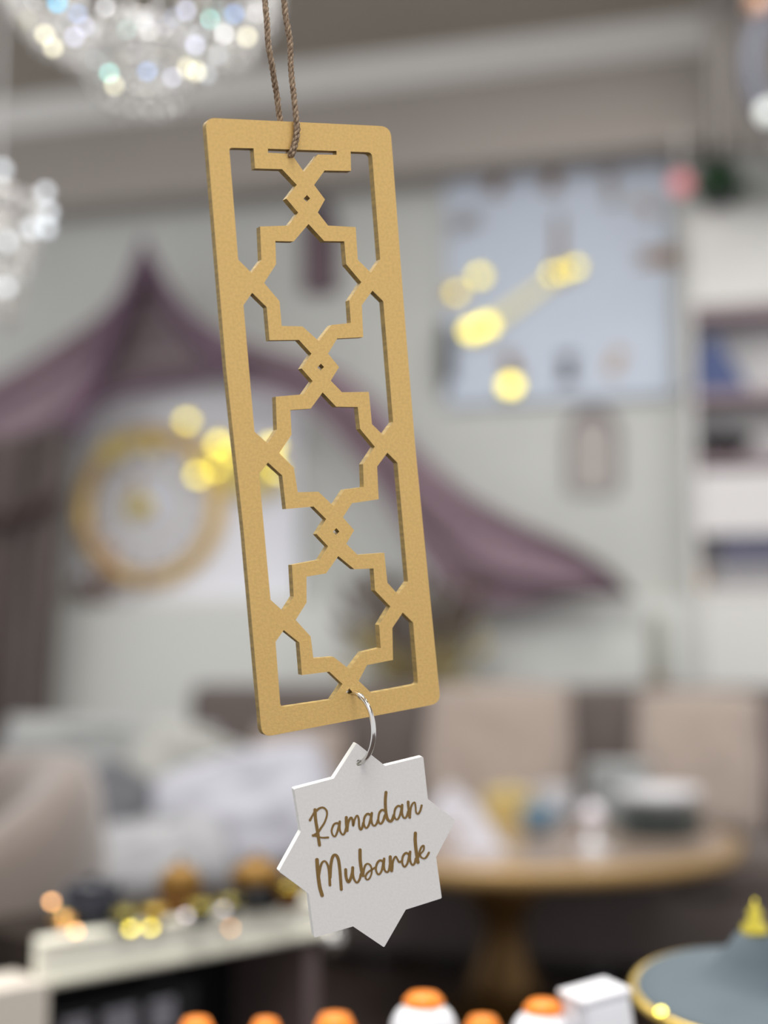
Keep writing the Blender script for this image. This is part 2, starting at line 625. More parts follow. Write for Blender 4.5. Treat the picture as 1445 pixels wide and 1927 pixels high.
# ================================================================== STAR TAG
Z4 = lambda x, y: (500 + x / 3.803, 1380 + y / 3.803)
star_px = [Z4(650, 70), Z4(855, 233), Z4(1127, 166), Z4(1160, 470), Z4(1357, 621), Z4(1219, 886), Z4(1260, 1180), Z4(1002, 1262),
           Z4(847, 1532), Z4(625, 1382), Z4(348, 1462), Z4(308, 1148), Z4(93, 988), Z4(252, 702), Z4(203, 398), Z4(487, 323)]
star_px = rounded(star_px, {i: 3.0 for i in range(0, 16, 2)})
sn_cam = (Vector((0.40, -0.03, -1))).normalized()
SN = c2w(sn_cam)
SC = CAM + ray(690, 1590) * (D0 * 1.0)
SX = (Vector((1, 0, 0)) - SN * SN.x).normalized()
SY = SN.cross(SX)
if SY.z < 0: SY = -SY
hsx, hsy = Z4(668, 212)
hole = [(hsx + 5.5 * math.cos(a), hsy + 6.2 * math.sin(a)) for a in [2 * math.pi * k / 20 for k in range(20)]]
star = empty('star_tag', SC, 'white eight pointed star tag lettered in gold hanging below the gold plaque', 'tag')
star.matrix_world = frame_matrix(SC, SX, SY, SN)
M_wface = mat('white_painted_mdf', (230, 228, 225), 0.55, var=0.04, scale=900, bump=0.3, bscale=1500)
M_wedge = mat('white_cut_edge', (236, 236, 230), 0.6, bump=0.4, bscale=1500)
sb, sloc = make_board('board', star_px, [hole], SC, SX, SY, SN, 0.0030, [M_wface, M_wedge], star)


def K1(ox, oy):
    return lambda x, y: (ox + x / 11.115, oy + y / 11.115)


A_, B_, C_, D_ = K1(570, 1480), K1(680, 1480), K1(580, 1570), K1(690, 1560)
R_ = [
    (A_, [(145, 705), (195, 610), (255, 510)], 46), (A_, [(250, 485), (265, 700), (305, 950), (345, 1225)], 58),
    (A_, [(262, 520), (340, 458), (420, 440), (490, 500), (500, 600), (450, 750), (380, 860), (310, 960), (210, 1030)], 46),
    (A_, [(205, 1020), (290, 1040), (400, 1070), (525, 1065)], 46),
    (A_, [(735, 775), (700, 765), (640, 800), (598, 920), (620, 1010), (665, 1045), (705, 980), (745, 850), (768, 735)], 44),
    (A_, [(768, 735), (762, 850), (780, 940), (830, 1008), (875, 960), (905, 860)], 46),
    (A_, [(905, 645), (908, 780), (922, 920)], 56),
    (A_, [(925, 900), (945, 750), (1000, 650), (1035, 700), (1048, 820), (1080, 690), (1130, 605), (1165, 680), (1175, 830), (1205, 900), (1240, 850), (1262, 760)], 46),
    (B_, [(180, 590), (125, 570), (65, 640), (48, 760), (75, 850), (110, 865), (155, 800), (190, 680), (215, 555)], 46),
    (B_, [(215, 555), (205, 680), (225, 780), (270, 822), (320, 770), (345, 700)], 46),
    (B_, [(490, 505), (425, 490), (370, 560), (352, 690), (375, 765), (410, 775), (455, 710), (490, 600)], 46),
    (B_, [(512, 120), (498, 300), (508, 520), (545, 680), (605, 728), (650, 680), (675, 600)], 54),
    (B_, [(825, 420), (765, 405), (705, 470), (685, 590), (705, 665), (750, 688), (795, 620), (830, 500), (850, 385)], 44),
    (B_, [(850, 385), (845, 540), (870, 630), (910, 660), (950, 610), (980, 520)], 46),
    (B_, [(975, 320), (985, 480), (1010, 645)], 50),
    (B_, [(1012, 620), (1025, 470), (1060, 370), (1110, 330), (1130, 410), (1140, 530), (1180, 572), (1225, 510), (1258, 395)], 40),
]
Mb = [
    (C_, [(180, 530), (200, 800), (235, 1080), (288, 1275)], 68),
    (C_, [(215, 880), (250, 690), (290, 590), (345, 560), (400, 630), (435, 780), (452, 1060)], 50),
    (C_, [(455, 900), (470, 640), (510, 470), (565, 430), (620, 500), (655, 700), (690, 1150)], 56),
    (C_, [(780, 735), (790, 890), (835, 998), (885, 920), (920, 790), (928, 695)], 54),
    (C_, [(928, 695), (935, 860), (975, 970), (1025, 1008), (1075, 930), (1100, 830)], 48),
    (C_, [(1080, 325), (1085, 550), (1115, 760), (1145, 860)], 60),
    (C_, [(1145, 870), (1165, 720), (1200, 635), (1255, 615), (1310, 670), (1325, 790), (1290, 900), (1235, 948), (1195, 900), (1230, 810), (1330, 735), (1400, 692)], 40),
    (D_, [(335, 675), (275, 655), (215, 715), (190, 830), (215, 920), (255, 948), (310, 870), (340, 740), (362, 620)], 46),
    (D_, [(362, 620), (355, 760), (375, 860), (425, 902), (465, 850), (485, 740)], 46),
    (D_, [(490, 580), (495, 720), (518, 870)], 58),
    (D_, [(530, 840), (545, 680), (600, 575), (640, 630), (680, 692), (740, 660)], 44),
    (D_, [(870, 520), (815, 500), (755, 570), (740, 690), (765, 770), (800, 785), (850, 710), (880, 590), (905, 475)], 46),
    (D_, [(905, 475), (900, 620), (925, 715), (965, 752), (1005, 700), (1025, 620)], 46),
    (D_, [(1015, 85), (1012, 250), (1035, 480), (1070, 695)], 60),
    (D_, [(1075, 590), (1110, 450), (1150, 365), (1190, 350), (1190, 430), (1150, 490), (1115, 530), (1140, 590), (1205, 615), (1255, 570), (1298, 492)], 40),
]
M_ink = mat('antique_gold_ink', (142, 112, 62), 0.55, metal=0.2, var=0.15, scale=600)


def lettering(name, strokes, label=None):
    bm = B()
    z = 0.00006
    for si, (K, pts, wz) in enumerate(strokes):
        px = [Vector((*K(*p), 0)) for p in pts]
        cur = catmull(px, 7)
        w = wz / 11.115 / 2 * 1.1
        n = len(cur)
        zz = z + 0.000003 * si
        def V(p):
            q = sloc(p.x, p.y)
            return bm.verts.new((q.x, q.y, zz))
        prevp = None
        rows = []
        for i in range(n):
            t = (cur[min(i + 1, n - 1)] - cur[max(i - 1, 0)])
            t = t.normalized() if t.length > 1e-9 else Vector((1, 0, 0))
            s = Vector((-t.y, t.x, 0))
            ww = w * (1.0 if wz > 50 else (0.88 + 0.12 * math.cos(2 * math.pi * i / n)))
            # downstrokes thicker than upstrokes
            ww *= 0.86 + 0.16 * abs(t.y)
            rows.append((V(cur[i] + s * ww), V(cur[i] - s * ww), ww, t, s))
        for a, b in zip(rows, rows[1:]):
            bm.faces.new((a[0], a[1], b[1], b[0]))
        for end, i in ((rows[0], 0), (rows[-1], n - 1)):
            sg = -1 if i == 0 else 1
            fan = [V(cur[i] + end[4] * end[2] * math.cos(a) + end[3] * sg * end[2] * math.sin(a)) for a in [math.pi * k / 6 for k in range(7)]]
            bm.faces.new(fan)
    # give the paint a real thickness
    g = bmesh.ops.extrude_face_region(bm, geom=bm.faces[:])
    bmesh.ops.translate(bm, vec=(0, 0, 0.00008), verts=[e for e in g['geom'] if isinstance(e, bmesh.types.BMVert)])
    o = link(name, bm, M_ink, star)
    if label: o['label'] = label
    return o


lettering('lettering', R_, 'gold brown script word Ramadan')
lettering('lettering', Mb, 'gold brown script word Mubarak')

# ================================================================== JUMP RING
ring_px = [(657.5, 1302), (672, 1310), (684, 1325), (693, 1345), (698, 1368), (699, 1392), (695, 1412), (686, 1427), (675, 1436)]
p_top = pw(657.5, 1303, -Tk / 2)
p_bot = CAM + ray(676, 1436) * ((SC - CAM - SN * 0.0015).dot(SN) / ray(676, 1436).dot(SN))
axis = (p_top - p_bot)
mid = (p_top + p_bot) / 2
fr_dir = (CAM + ray(704, 1376) * (D0 * 0.985) - mid)
fr_dir = (fr_dir - axis.normalized() * fr_dir.dot(axis.normalized()))
h = axis.length / 2
sagg = fr_dir.length
fr_dir.normalize()
# circle through both holes whose front bulges by sagg
Rr = (h * h + sagg * sagg) / (2 * sagg)
cen = mid + fr_dir * (sagg - Rr)
ax = axis.normalized()
print('RING R mm', Rr * 1000, 'sag', sagg * 1000, 'half', h * 1000)
aend = math.atan2(h, sagg - Rr if False else Rr - sagg) if Rr < sagg else math.atan2(h, Rr - sagg)
aend += math.radians(16)
pts = [cen + (fr_dir * math.cos(a) + ax * math.sin(a)) * Rr for a in [-aend + 2 * aend * k / 64 for k in range(65)]]
rg = empty('jump_ring', cen, 'open silver metal ring joining the gold plaque to the white star', 'ring')
bm = B()
tube(bm, [p - cen for p in pts], 0.00088, 14)
link('wire', bm, M_silver, rg, smooth=True)
bm = B()
# small wrapped burr where the wire closes
a0 = math.radians(50)
for k in range(3):
    a = a0 + k * 0.045
    c0 = (fr_dir * math.cos(a) + ax * math.sin(a)) * Rr
    tg = (-fr_dir * math.sin(a) + ax * math.cos(a))
    s1 = tg.orthogonal().normalized(); s2 = tg.cross(s1)
    tube(bm, [c0 + (s1 * math.cos(q) + s2 * math.sin(q)) * 0.00075 for q in [2 * math.pi * j / 14 for j in range(14)]], 0.0003, 6, closed=True)
link('clasp', bm, M_silver, rg, smooth=True)

# ================================================================== TWINE
M_twine = mat('jute_twine', (176, 154, 130), 0.9, var=0.4, scale=1500, stretch=(1, 1, .35), bump=0.8, bscale=2500, col2=(104, 84, 64))
M_fib = mat('jute_fibre', (176, 154, 128), 0.9)
back = -Tk - 0.0012
fr = 0.0013
path = [pw(516, -130, 0.0), pw(505, -70, 0.0), pw(499, -5, back * .5), pw(502.4, 41), pw(505, 83), pw(510.7, 116), pw(516.5, 155, back * .6), pw(521, 180, back), pw(524, 205, back),
        pw(528, 230, back), pw(536, 262, back), pw(542, 284, back * 1.0), pw(545, 290, -Tk * .5), pw(549.5, 288.5, fr * .9), pw(556, 264, fr), pw(558.6, 241, fr * 1.1), pw(556.6, 216, fr),
        pw(553.2, 183, fr * .8), pw(549.6, 152, .0005), pw(547.3, 125), pw(546, 83), pw(541.9, 54), pw(537, 28), pw(534.4, -2), pw(526, -70), pw(517, -128)]
cur = catmull(path, 14)
tw = empty('twine_loop', path[0], 'brown twisted jute twine loop threaded through the top slot of the plaque', 'string')
org = path[0]
NPLY = 3
arc = [0]
for i in range(1, len(cur)):
    arc.append(arc[-1] + (cur[i] - cur[i - 1]).length)
for ply in range(NPLY):
    pp = []; rad = []
    prev = None
    for i, p in enumerate(cur):
        t = (cur[min(i + 1, len(cur) - 1)] - cur[max(i - 1, 0)]).normalized()
        a = t.orthogonal().normalized() if prev is None else (prev - t * prev.dot(t)).normalized()
        prev = a
        b = t.cross(a)
        th = arc[i] / 0.0062 * 2 * math.pi + ply * 2 * math.pi / NPLY
        wob = 1 + 0.15 * noise.noise(Vector((arc[i] * 400, ply * 7, 0)))
        pp.append(p + (a * math.cos(th) + b * math.sin(th)) * 0.00053 * wob * (1.2 if 165 < i < 215 else 1) - org)
        rad.append((0.00070 if 165 < i < 215 else 0.00061) * (1 + 0.2 * noise.noise(Vector((arc[i] * 500, ply * 3 + 9, 1)))))
    bm = B()
    tube(bm, pp, rad, 8)
    link('ply', bm, M_twine, tw, smooth=True)
random.seed(5)
bm = B()
for k in range(70):
    i = random.randrange(5, len(cur) - 8)
    p = cur[i]
    t = (cur[i + 1] - cur[i]).normalized() * random.choice((-1, 1))
    s = Vector((random.uniform(-1, 1), random.uniform(-1, .3), random.uniform(-1, 1))).normalized()
    s = (s - t * s.dot(t)).normalized()
    ln = random.uniform(0.001, 0.0035)
    q = [p + s * 0.0007 - org, p + s * 0.0011 + t * ln * .5 - org, p + s * random.uniform(.0011, .0018) + t * ln - org]
    tube(bm, catmull(q, 3), 0.00004, 4)
fb = link('loose_fibres', bm, M_fib, tw)
fb['kind'] = 'stuff'
bm = B()
for k in range(3):
    ball(bm, (pw(517 + k, -130 - k * 6) - org), 0.0014 - k * .0002, 12, 8, (1, 1, .8))
link('knot', bm, M_twine, tw, smooth=True)

# ================================================================== SQUARE WALL CLOCK
ck = WallThing('square_wall_clock', 'large pale blue square wall clock with gold hands and bronze numerals, upper right wall', 'clock', 1052, 518, 0.0)
ck.slab('face', 838, 302, 1266, 742, 0.0, 0.04, M_face)
cc = ck.L(1052, 515, 0.04)
# numerals: (u, v, width px, height px, rotation degrees, material)
nums = [(1040, 330, 26, 58, 4, M_bronze), (1148, 352, 22, 58, -8, mat('grey_bronze', (158, 150, 148), .5)), (1215, 388, 22, 40, -50, mat('pale_bronze', (176, 162, 152), .5)),
        (1240, 485, 66, 24, 0, M_bronze), (1158, 680, 26, 44, 25, mat('pink_bronze', (188, 168, 152), .5)), (1068, 694, 26, 48, 0, M_dark),
        (962, 690, 26, 46, -20, M_bronze), (900, 622, 40, 22, 25, M_goldr), (858, 552, 30, 24, 10, M_goldr), (876, 418, 54, 28, -20, mat('grey_bronze2', (150, 146, 146), .5)),
        (938, 336, 26, 58, 20, M_bronze), (1052, 414, 50, 26, 0, mat('grey_bronze3', (158, 152, 142), .5))]
for (u, v, w, hh, rot, m) in nums[:11]:
    p = ck.L(u, v, 0.046)
    bm = B()
    R = Matrix.Rotation(math.radians(rot), 3, 'Y')
    w *= ck.k; hh *= ck.k
    # a roman bar with serifs
    box(bm, Vector((p.x, -0.046, p.z)), (w * .85, 0.012, hh * 1.15), R, .002)
    for sgn in (1, -1):
        box(bm, Vector((p.x, -0.046, p.z)) + R @ Vector((0, 0, sgn * hh * .46)), (w * 1.35, 0.0125, hh * .16), R)
    link('numeral', bm, m, ck.o)


def hand(name, u0, v0, u1, v1, w0, w1, m, out):
    a = ck.L(u0, v0, out); b = ck.L(u1, v1, out)
    d = (b - a); d.y = 0
    n = Vector((-d.z, 0, d.x)).normalized()
    poly = [a + n * w0, a - n * w0, b - n * w1, b + d.normalized() * w1, b + n * w1]
    bm = B()
    prism(bm, [(p.x, p.z) for p in poly], -out - .004, -out + .004)
    return link(name, bm, m, ck.o)


M_hand = mat('pale_gold_hand', (226, 216, 160), 0.35, metal=0.4)
hand('minute_hand', 1075, 500, 905, 622, 0.016, 0.026, M_hand, 0.060)
hand('hour_hand', 1052, 520, 1052, 408, 0.020, 0.012, M_bronze, 0.052)
bm = B()
lathe(bm, [(0, 0), (.045, 0), (.045, .02), (.02, .03), (0, .03)], 24, (0, 0, 0), Matrix.Rotation(math.pi / 2, 3, 'X'))
bmesh.ops.translate(bm, verts=bm.verts, vec=(cc.x, -.04, cc.z))
link('hub', bm, M_goldr, ck.o, smooth=True)
bpy.context.view_layer.update()
for (u, v, r) in [(1082, 503, 10), (1040, 515, 9), (1062, 512, 7), (914, 612, 17), (888, 622, 17), (902, 519, 12), (859, 551, 9), (960, 725, 16)]:
    glint('glint_stud', ck.o, on_wall(u, v, 0.085), r * ck.k, M_gold)  # tilted mirror studs added for the yellow glints on the clock

# arched wall niches / small ornaments
def arch_mirror(u, v, w, hgt, label, mf, mi, off=0.0):
    t = WallThing('arched_window_frame', label, 'wall ornament', u, v, off)
    def outline(sc_):
        pts = [t.L(u - w / 2 * sc_, v + hgt / 2 * (sc_ * .5 + .5)), t.L(u + w / 2 * sc_, v + hgt / 2 * (sc_ * .5 + .5))]
        base = v - hgt * 0.14
        for k in range(1, 10):
            s = k / 10
            # pointed arch
            pts.append(t.L(u + w / 2 * sc_ * math.cos(s * math.pi / 2) ** .75, base - (hgt * .36) * sc_ * math.sin(s * math.pi / 2) ** 1.1))
        pts.append(t.L(u, base - hgt * .37 * sc_))
        for k in range(9, 0, -1):
            s = k / 10
            pts.append(t.L(u - w / 2 * sc_ * math.cos(s * math.pi / 2) ** .75, base - (hgt * .36) * sc_ * math.sin(s * math.pi / 2) ** 1.1))
        return [(p.x, p.z) for p in pts]
    bm = B(); prism(bm, outline(1), -.0, -.03); link('panel', bm, mf, t.o)
    bm = B(); prism(bm, [(x, z - 14 * t.k) for x, z in outline(.82)], -.03, -.036); link('inset', bm, mi, t.o)
    return t


arch_mirror(1117, 842, 98, 152, 'small grey arched frame with beige panel on the wall below the square clock',
            mat('grey_frame', (112, 104, 107), .6), mat('beige_inset', (172, 166, 162), .6))
arch_mirror(604, 465, 66, 170, 'dark plum arched frame on the wall behind the top of the plaque',
            mat('plum_frame', (86, 76, 84), .6), mat('plum_inset', (104, 86, 94), .6))
sconce = WallThing('sconce', 'slim dark grey wall sconce at the lower left corner of the square clock', 'sconce', 845, 670, 0.0)
sconce.slab('back_plate', 828, 604, 862, 742, 0, 0.02, mat('sconce_grey', (84, 86, 92), .5))
bm = B()
lathe(bm, [(0, -.14), (.030, -.13), (.038, 0), (.030, .13), (0, .14)], 16, (0, -.05, 0))
link('shade', bm, mat('sconce_shade', (70, 72, 78), .4), sconce.o, smooth=True)

# ================================================================== RIGHT SHELVING
OFFS = 0.24
sh = WallThing('open_shelving', 'white open shelving unit with mauve shelf edges at the right edge', 'shelves', 1420, 760, 0.0)
M_shb = mat('shelf_back_white', (214, 213, 212), .6)
a = sh.L(1288, 410, OFFS); b = sh.L(1600, 1150, OFFS)
x0, x1, z1 = a.x, b.x, a.z
zf = -sh.origin.z
def shbox(name, xa, xb, ya, yb, za, zb_, m):
    bm = B(); box(bm, ((xa + xb) / 2, -(ya + yb) / 2, (za + zb_) / 2), (abs(xb - xa), abs(yb - ya), abs(zb_ - za)), bevel=.003)
    return link(name, bm, m, sh.o)
shbox('back_panel', x0, x1, 0, .02, zf, z1, M_shb)
shbox('side_panel', x0, x0 + .025, .02, OFFS, zf, z1, M_shb)
shbox('side_panel', x1 - .025, x1, .02, OFFS, zf, z1, M_shb)
def shz(v):
    return sh.L(1360, v, OFFS).z
shbox('top_panel', x0, x1, 0, OFFS + .005, z1, z1 + .03, M_white)
for v in (588, 745, 868):
    shbox('shelf', x0 + .025, x1 - .025, .02, OFFS + .01, shz(v) - .02, shz(v) + .022, M_mauve)
shbox('shelf', x0 + .025, x1 - .025, .02, OFFS, shz(1112) - .012, shz(1112) + .012, M_shb)
shbox('upper_door', x0 + .03, x1 - .03, OFFS - .05, OFFS - .01, shz(585) + .03, z1, M_white)
shbox('middle_door', x0 + .03, x1 - .03, OFFS - .05, OFFS - .01, shz(1005), shz(872) - .03, mat('door_white', (214, 212, 212), .5))
shbox('lower_door', x0 + .03, x1 - .03, OFFS - .05, OFFS - .01, zf + .05, shz(1112) - .012, M_white)
bpy.context.view_layer.update()


def shelf_world(u, v, out):
    return on_wall(u, v, out)


def stand(u, vbase_local_z, out):
    """world point on a shelf at pixel column u"""
    p = on_wall(u, 900, out)
    p.z = sh.origin.z + vbase_local_z
    return p


p = stand(1352, shz(745) + .022, .13)
t = empty('pyramid_box', p, 'navy blue pyramid shaped box on the second shelf of the white shelving', 'box', yaw=WYAW)
kk = sh.k * .93
bm = B(); w = 62 * kk; hgt = 122 * kk
prism(bm, [(-w, 0), (w, 0), (w * .9, hgt * .2), (0.0, hgt), (-w * .35, hgt * .85), (-w * .9, hgt * .2)], -.06, .06); link('body', bm, M_blue, t)
bm = B(); box(bm, (0, 0, -0.0 + .004), (2.1 * w, .13, .008)); link('base', bm, M_dark, t)
p = stand(1366, shz(868) + .022, .13)
t = empty('black_bowl', p, 'wide black bowl on the third shelf of the white shelving', 'bowl', yaw=WYAW)
bm = B(); lathe(bm, [(0, 0), (.05, 0), (.06, .015), (.115, .075), (.125, .10), (.118, .10), (.05, .02), (0, .015)], 28); link('body', bm, mat('matte_black', (18, 18, 20), .6, spec=.2), t, True)
bm = B(); lathe(bm, [(.03, .03), (.05, .10), (.03, .125), (0, .125)], 16); link('filling', bm, M_dark, t, True)
p = stand(1405, shz(1112) + .012, .13)
t = empty('navy_gift_box', p, 'dark navy box with a grey base on the lowest open shelf', 'box', yaw=WYAW)
bm = B(); box(bm, (0, 0, .05), (.28, .15, .10), bevel=.004); link('body', bm, mat('grey_card', (150, 148, 150), .6), t)
bm = B(); box(bm, (0.02, 0, .165), (.27, .16, .13), bevel=.004); link('lid', bm, mat('dusk_navy', (92, 92, 112), .6), t)
p = stand(1312, shz(1112) + .012, .14)
t = empty('small_figurine', p, 'small cream and peach figurine beside the navy box on the shelf', 'figurine', yaw=WYAW)
bm = B(); lathe(bm, [(0, 0), (.03, 0), (.034, .03), (.02, .06), (.012, .07), (.02, .085), (.018, .105), (0, .115)], 20); link('body', bm, mat('peach_ceramic', (224, 186, 160), .4), t, True)
bm = B(); lathe(bm, [(.026, 0.002), (.037, .01), (.036, .02), (.028, .02)], 20); link('base', bm, M_gold, t, True)
# on top of the shelving
p = stand(1358, z1 + .03, .20)
t = empty('potted_topiary', p + Vector((0, -.08, 0)), 'small dark green cone shaped plant on top of the white shelving', 'plant', yaw=WYAW)
bm = B(); lathe(bm, [(0, 0), (.05, 0), (.06, .03), (0, .03)], 20); link('pot', bm, M_dark, t, True)
bm = B()
random.seed(3)
for k in range(120):
    f = random.random() ** .6; hz = .02 + .21 * (1 - f); rr = .095 * f + .005
    an = random.random() * 6.283
    c0 = Vector((rr * math.cos(an), rr * math.sin(an), hz))
    d1 = Vector((math.cos(an), math.sin(an), random.uniform(-.2, .8))).normalized() * .035
    s1 = d1.cross(Vector((0, 0, 1))).normalized() * .011
    v0 = [bm.verts.new(c0), bm.verts.new(c0 + d1 * .5 + s1), bm.verts.new(c0 + d1), bm.verts.new(c0 + d1 * .5 - s1)]
    bm.faces.new(v0)
lathe(bm, [(0, .03), (.08, .04), (.06, .12), (0, .24)], 14)
link('foliage', bm, M_green, t); t.scale = (1.25, 1.25, 1.1)
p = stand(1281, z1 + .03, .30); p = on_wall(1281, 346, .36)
t = empty('pink_glint_ball', p, 'glowing pink ball added as a bokeh glint beside the upper right corner of the square clock', 'bauble')
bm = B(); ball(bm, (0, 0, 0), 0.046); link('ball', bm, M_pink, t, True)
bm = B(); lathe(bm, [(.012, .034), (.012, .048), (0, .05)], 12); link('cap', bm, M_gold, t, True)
bm = B(); tube(bm, [(0, 0, .048), (0, 0, zb - p.z + .01)], .0015, 6); link('string', bm, M_silver, t)

# drapery and hanging ring at the right edge
t = WallThing('side_curtain', 'grey taupe gathered curtain hanging at the upper right corner', 'curtain', 1400, 100, .62)
bm = B()
t_inv = t.inv
def posc(u, v, off): return t_inv @ on_wall(u, v, .62 + off)
sheet(bm, [(1318, -60), (1400, -60), (1480, -60), (1620, -60)], [(1344, 296), (1392, 290), (1470, 290), (1640, 290)], 60, 10,
      lambda a, b: .045 * math.sin(a * 40) * (0.4 + .6 * b) + .02 * math.sin(a * 13), posc)
link('drape', bm, mat('grey_taupe_fabric', (180, 174, 169), .9, var=.2, scale=5, stretch=(4, 4, .5)), t.o, True)
t = WallThing('pendant_ring', 'dark slate round pendant ring hanging before the side curtain, cut by the frame', 'pendant', 1490, 120, 1.0)
bm = B()
rr_ = 92 * t.k
tube(bm, [(rr_ * math.cos(a) * .8, 0, rr_ * 1.25 * math.sin(a)) for a in [2 * math.pi * k / 40 for k in range(40)]], 24 * t.k, 10, closed=True)
link('ring', bm, mat('slate_metal', (100, 102, 112), .4, metal=.2), t.o, True)
bm = B(); tube(bm, [(0, 0, rr_ * 1.25), (0, 0, CEIL - t.origin.z + .01)], .004, 6); link('cord', bm, M_dark, t.o)
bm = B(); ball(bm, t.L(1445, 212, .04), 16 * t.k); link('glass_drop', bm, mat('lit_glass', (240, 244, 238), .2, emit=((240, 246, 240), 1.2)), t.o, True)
bm = B(); ball(bm, t.L(1428, 6, .04), 22 * t.k); link('amber_drop', bm, mat('peach_glass', (214, 168, 140), .3), t.o, True)

# ================================================================== PURPLE CANOPY
t = WallThing('draped_canopy', 'mauve and plum draped fabric canopy rising to a point on the left wall', 'canopy', 272, 500, .30)
ti = t.inv
def pos(u, v, off): return ti @ on_wall(u, v, .30 + off)
# left fall
bm = B()
sheet(bm, [(-180, 800), (-80, 745), (10, 705), (100, 652), (190, 590), (240, 530), (272, 470)],
      [(-180, 960), (-80, 900), (20, 850), (110, 815), (165, 760), (225, 640), (276, 520)], 50, 14,
      lambda a, b: .05 * math.sin(b * 9 + a * 3) + .03 * math.sin(b * 22 + a * 5) + .10 * a, pos)
link('drape', bm, mat('dusty_mauve_fabric', (148, 126, 136), .85, var=.18, scale=7, sheen=.3), t.o, True)['label'] = 'dusty mauve left drape'
# right sweep
bm = B()
sheet(bm, [(270, 468), (305, 530), (360, 590), (430, 628), (520, 660), (620, 690), (700, 745), (780, 838), (870, 920), (970, 978), (1070, 1022), (1150, 1072), (1192, 1118)],
      [(268, 520), (310, 600), (370, 680), (430, 720), (500, 735), (580, 770), (650, 840), (710, 920), (775, 1020), (860, 1126), (960, 1140), (1080, 1124), (1192, 1124)], 90, 16,
      lambda a, b: .05 * math.sin(b * 10 - a * 4) + .035 * math.sin(b * 23 + a * 9) + .12 * (1 - a) + .06 * a, pos)
link('drape', bm, M_purple, t.o, True)
# centre valance with hanging swags
bm = B()
sheet(bm, [(262, 500), (270, 480), (280, 500)], [(150, 772), (225, 728), (300, 716), (380, 708), (445, 690)], 40, 26,
      lambda a, b: -.03 + .10 * (1 - b) + .035 * math.sin(b * 22 + 2 * math.sin(a * math.pi)) * b, pos)
link('valance', bm, M_valance, t.o, True)['label'] = 'greyer gathered centre swag'
# plum ribs from the apex
for pts_, w_ in (([(270, 476), (238, 560), (200, 650), (165, 740), (128, 812)], 17), ([(274, 476), (320, 560), (385, 640), (452, 706)], 15)):
    bm = B()
    c_ = catmull([pos(u, v, .16) for u, v in pts_], 8)
    tube(bm, c_, [w_ * t.k * (.7 + .5 * i / len(c_)) for i in range(len(c_))], 10)
    link('rib', bm, M_purple2, t.o, True)
bm = B(); c_ = catmull([pos(u, v, .12) for u, v in [(150, 770), (225, 732), (300, 720), (380, 710), (450, 690)]], 8)
tube(bm, c_, 11 * t.k, 8); link('rib', bm, M_purple2, t.o, True)
bm = B(); p = pos(271, 470, .1); lathe(bm, [(0, -.03), (.03, -.02), (.026, .01), (.008, .05), (0, .09)], 16, p); link('finial', bm, M_purple2, t.o, True)

# hanging curtain below the canopy, left
t = WallThing('canopy_curtain', 'grey umber curtain hanging in folds at the left edge below the canopy', 'curtain', 60, 1000, .42)
ti2 = t.inv
bm = B()
sheet(bm, [(-180, 850), (-60, 830), (50, 815), (130, 800)], [(-180, 1440), (-60, 1440), (20, 1430), (95, 1400)], 60, 18,
      lambda a, b: .05 * math.sin(a * 34 + b * 2) + .03 * math.sin(a * 15 + b * 3), lambda u, v, off: ti2 @ on_wall(u, v, .42 + off))
link('drape', bm, M_curtain, t.o, True)
bm = B()
c_ = catmull([ti2 @ on_wall(u, v, .5) for u, v in [(-150, 1010), (-40, 985), (60, 960), (112, 930)]], 8)
tube(bm, c_, .03, 10)
link('tie_back', bm, mat('dark_brown_cord', (70, 54, 52), .9), t.o, True)

# white panel inside the canopy and round gold clock on it
t = WallThing('white_display_panel', 'bright white panel on the wall inside the canopy behind the round clock', 'panel', 300, 1000, 0.0)
t.slab('board', 152, 742, 560, 1128, 0, .05, mat('panel_white', (236, 237, 244), .5))
t.slab('rail', 150, 1128, 562, 1146, 0, .06, M_white)
rc_ = WallThing('round_gold_clock', 'round white clock with an ornate gold rim and gold centre inside the canopy', 'clock', 285, 955, 0.051)
def ringmesh(r, w, d, seg=48, y=-.03, ell=1.0):
    bm = B()
    tube(bm, [(r * math.cos(a), y, r * ell * math.sin(a)) for a in [2 * math.pi * k / seg for k in range(seg)]], w, 10, closed=True)
    return bm
K = rc_.k
bm = B(); lathe(bm, [(0, 0), (118 * K, 0), (118 * K, .02), (0, .022)], 48, (0, 0, 0), Matrix.Rotation(math.pi / 2, 3, 'X')); link('face', bm, mat('clock_white', (214, 216, 224), .5), rc_.o)
link('rim', ringmesh(136 * K, 15 * K, 0), mat('warm_yellow_gold', (226, 190, 110), .4, metal=.5), rc_.o, True)
link('inner_rim', ringmesh(76 * K, 4 * K, 0, y=-.025), mat('soft_gold', (214, 200, 170), .5), rc_.o, True)
for k in range(12):
    a = k * math.pi / 6
    bm = B()
    R = Matrix.Rotation(-a, 3, 'Y')
    box(bm, R @ Vector((0, -.028, 98 * K)), (8 * K, .01, 26 * K), R)
    link('numeral', bm, mat('grey_numeral', (176, 176, 186), .5), rc_.o)
bm = B(); lathe(bm, [(0, 0), (26 * K, 0), (24 * K, .02), (0, .03)], 24, (-22 * K, -.022, 0), Matrix.Rotation(math.pi / 2, 3, 'X')); link('hub', bm, mat('yellow_gold', (222, 206, 110), .35, metal=.3), rc_.o, True)
for dx, dz, w_ in ((0, 60, 7), (45, -30, 6)):
    bm = B(); tube(bm, [(-22 * K, -.045, 0), ((-22 + dx) * K, -.045, dz * K)], w_ * K * .5, 8); link('hand', bm, M_goldr, rc_.o, True)
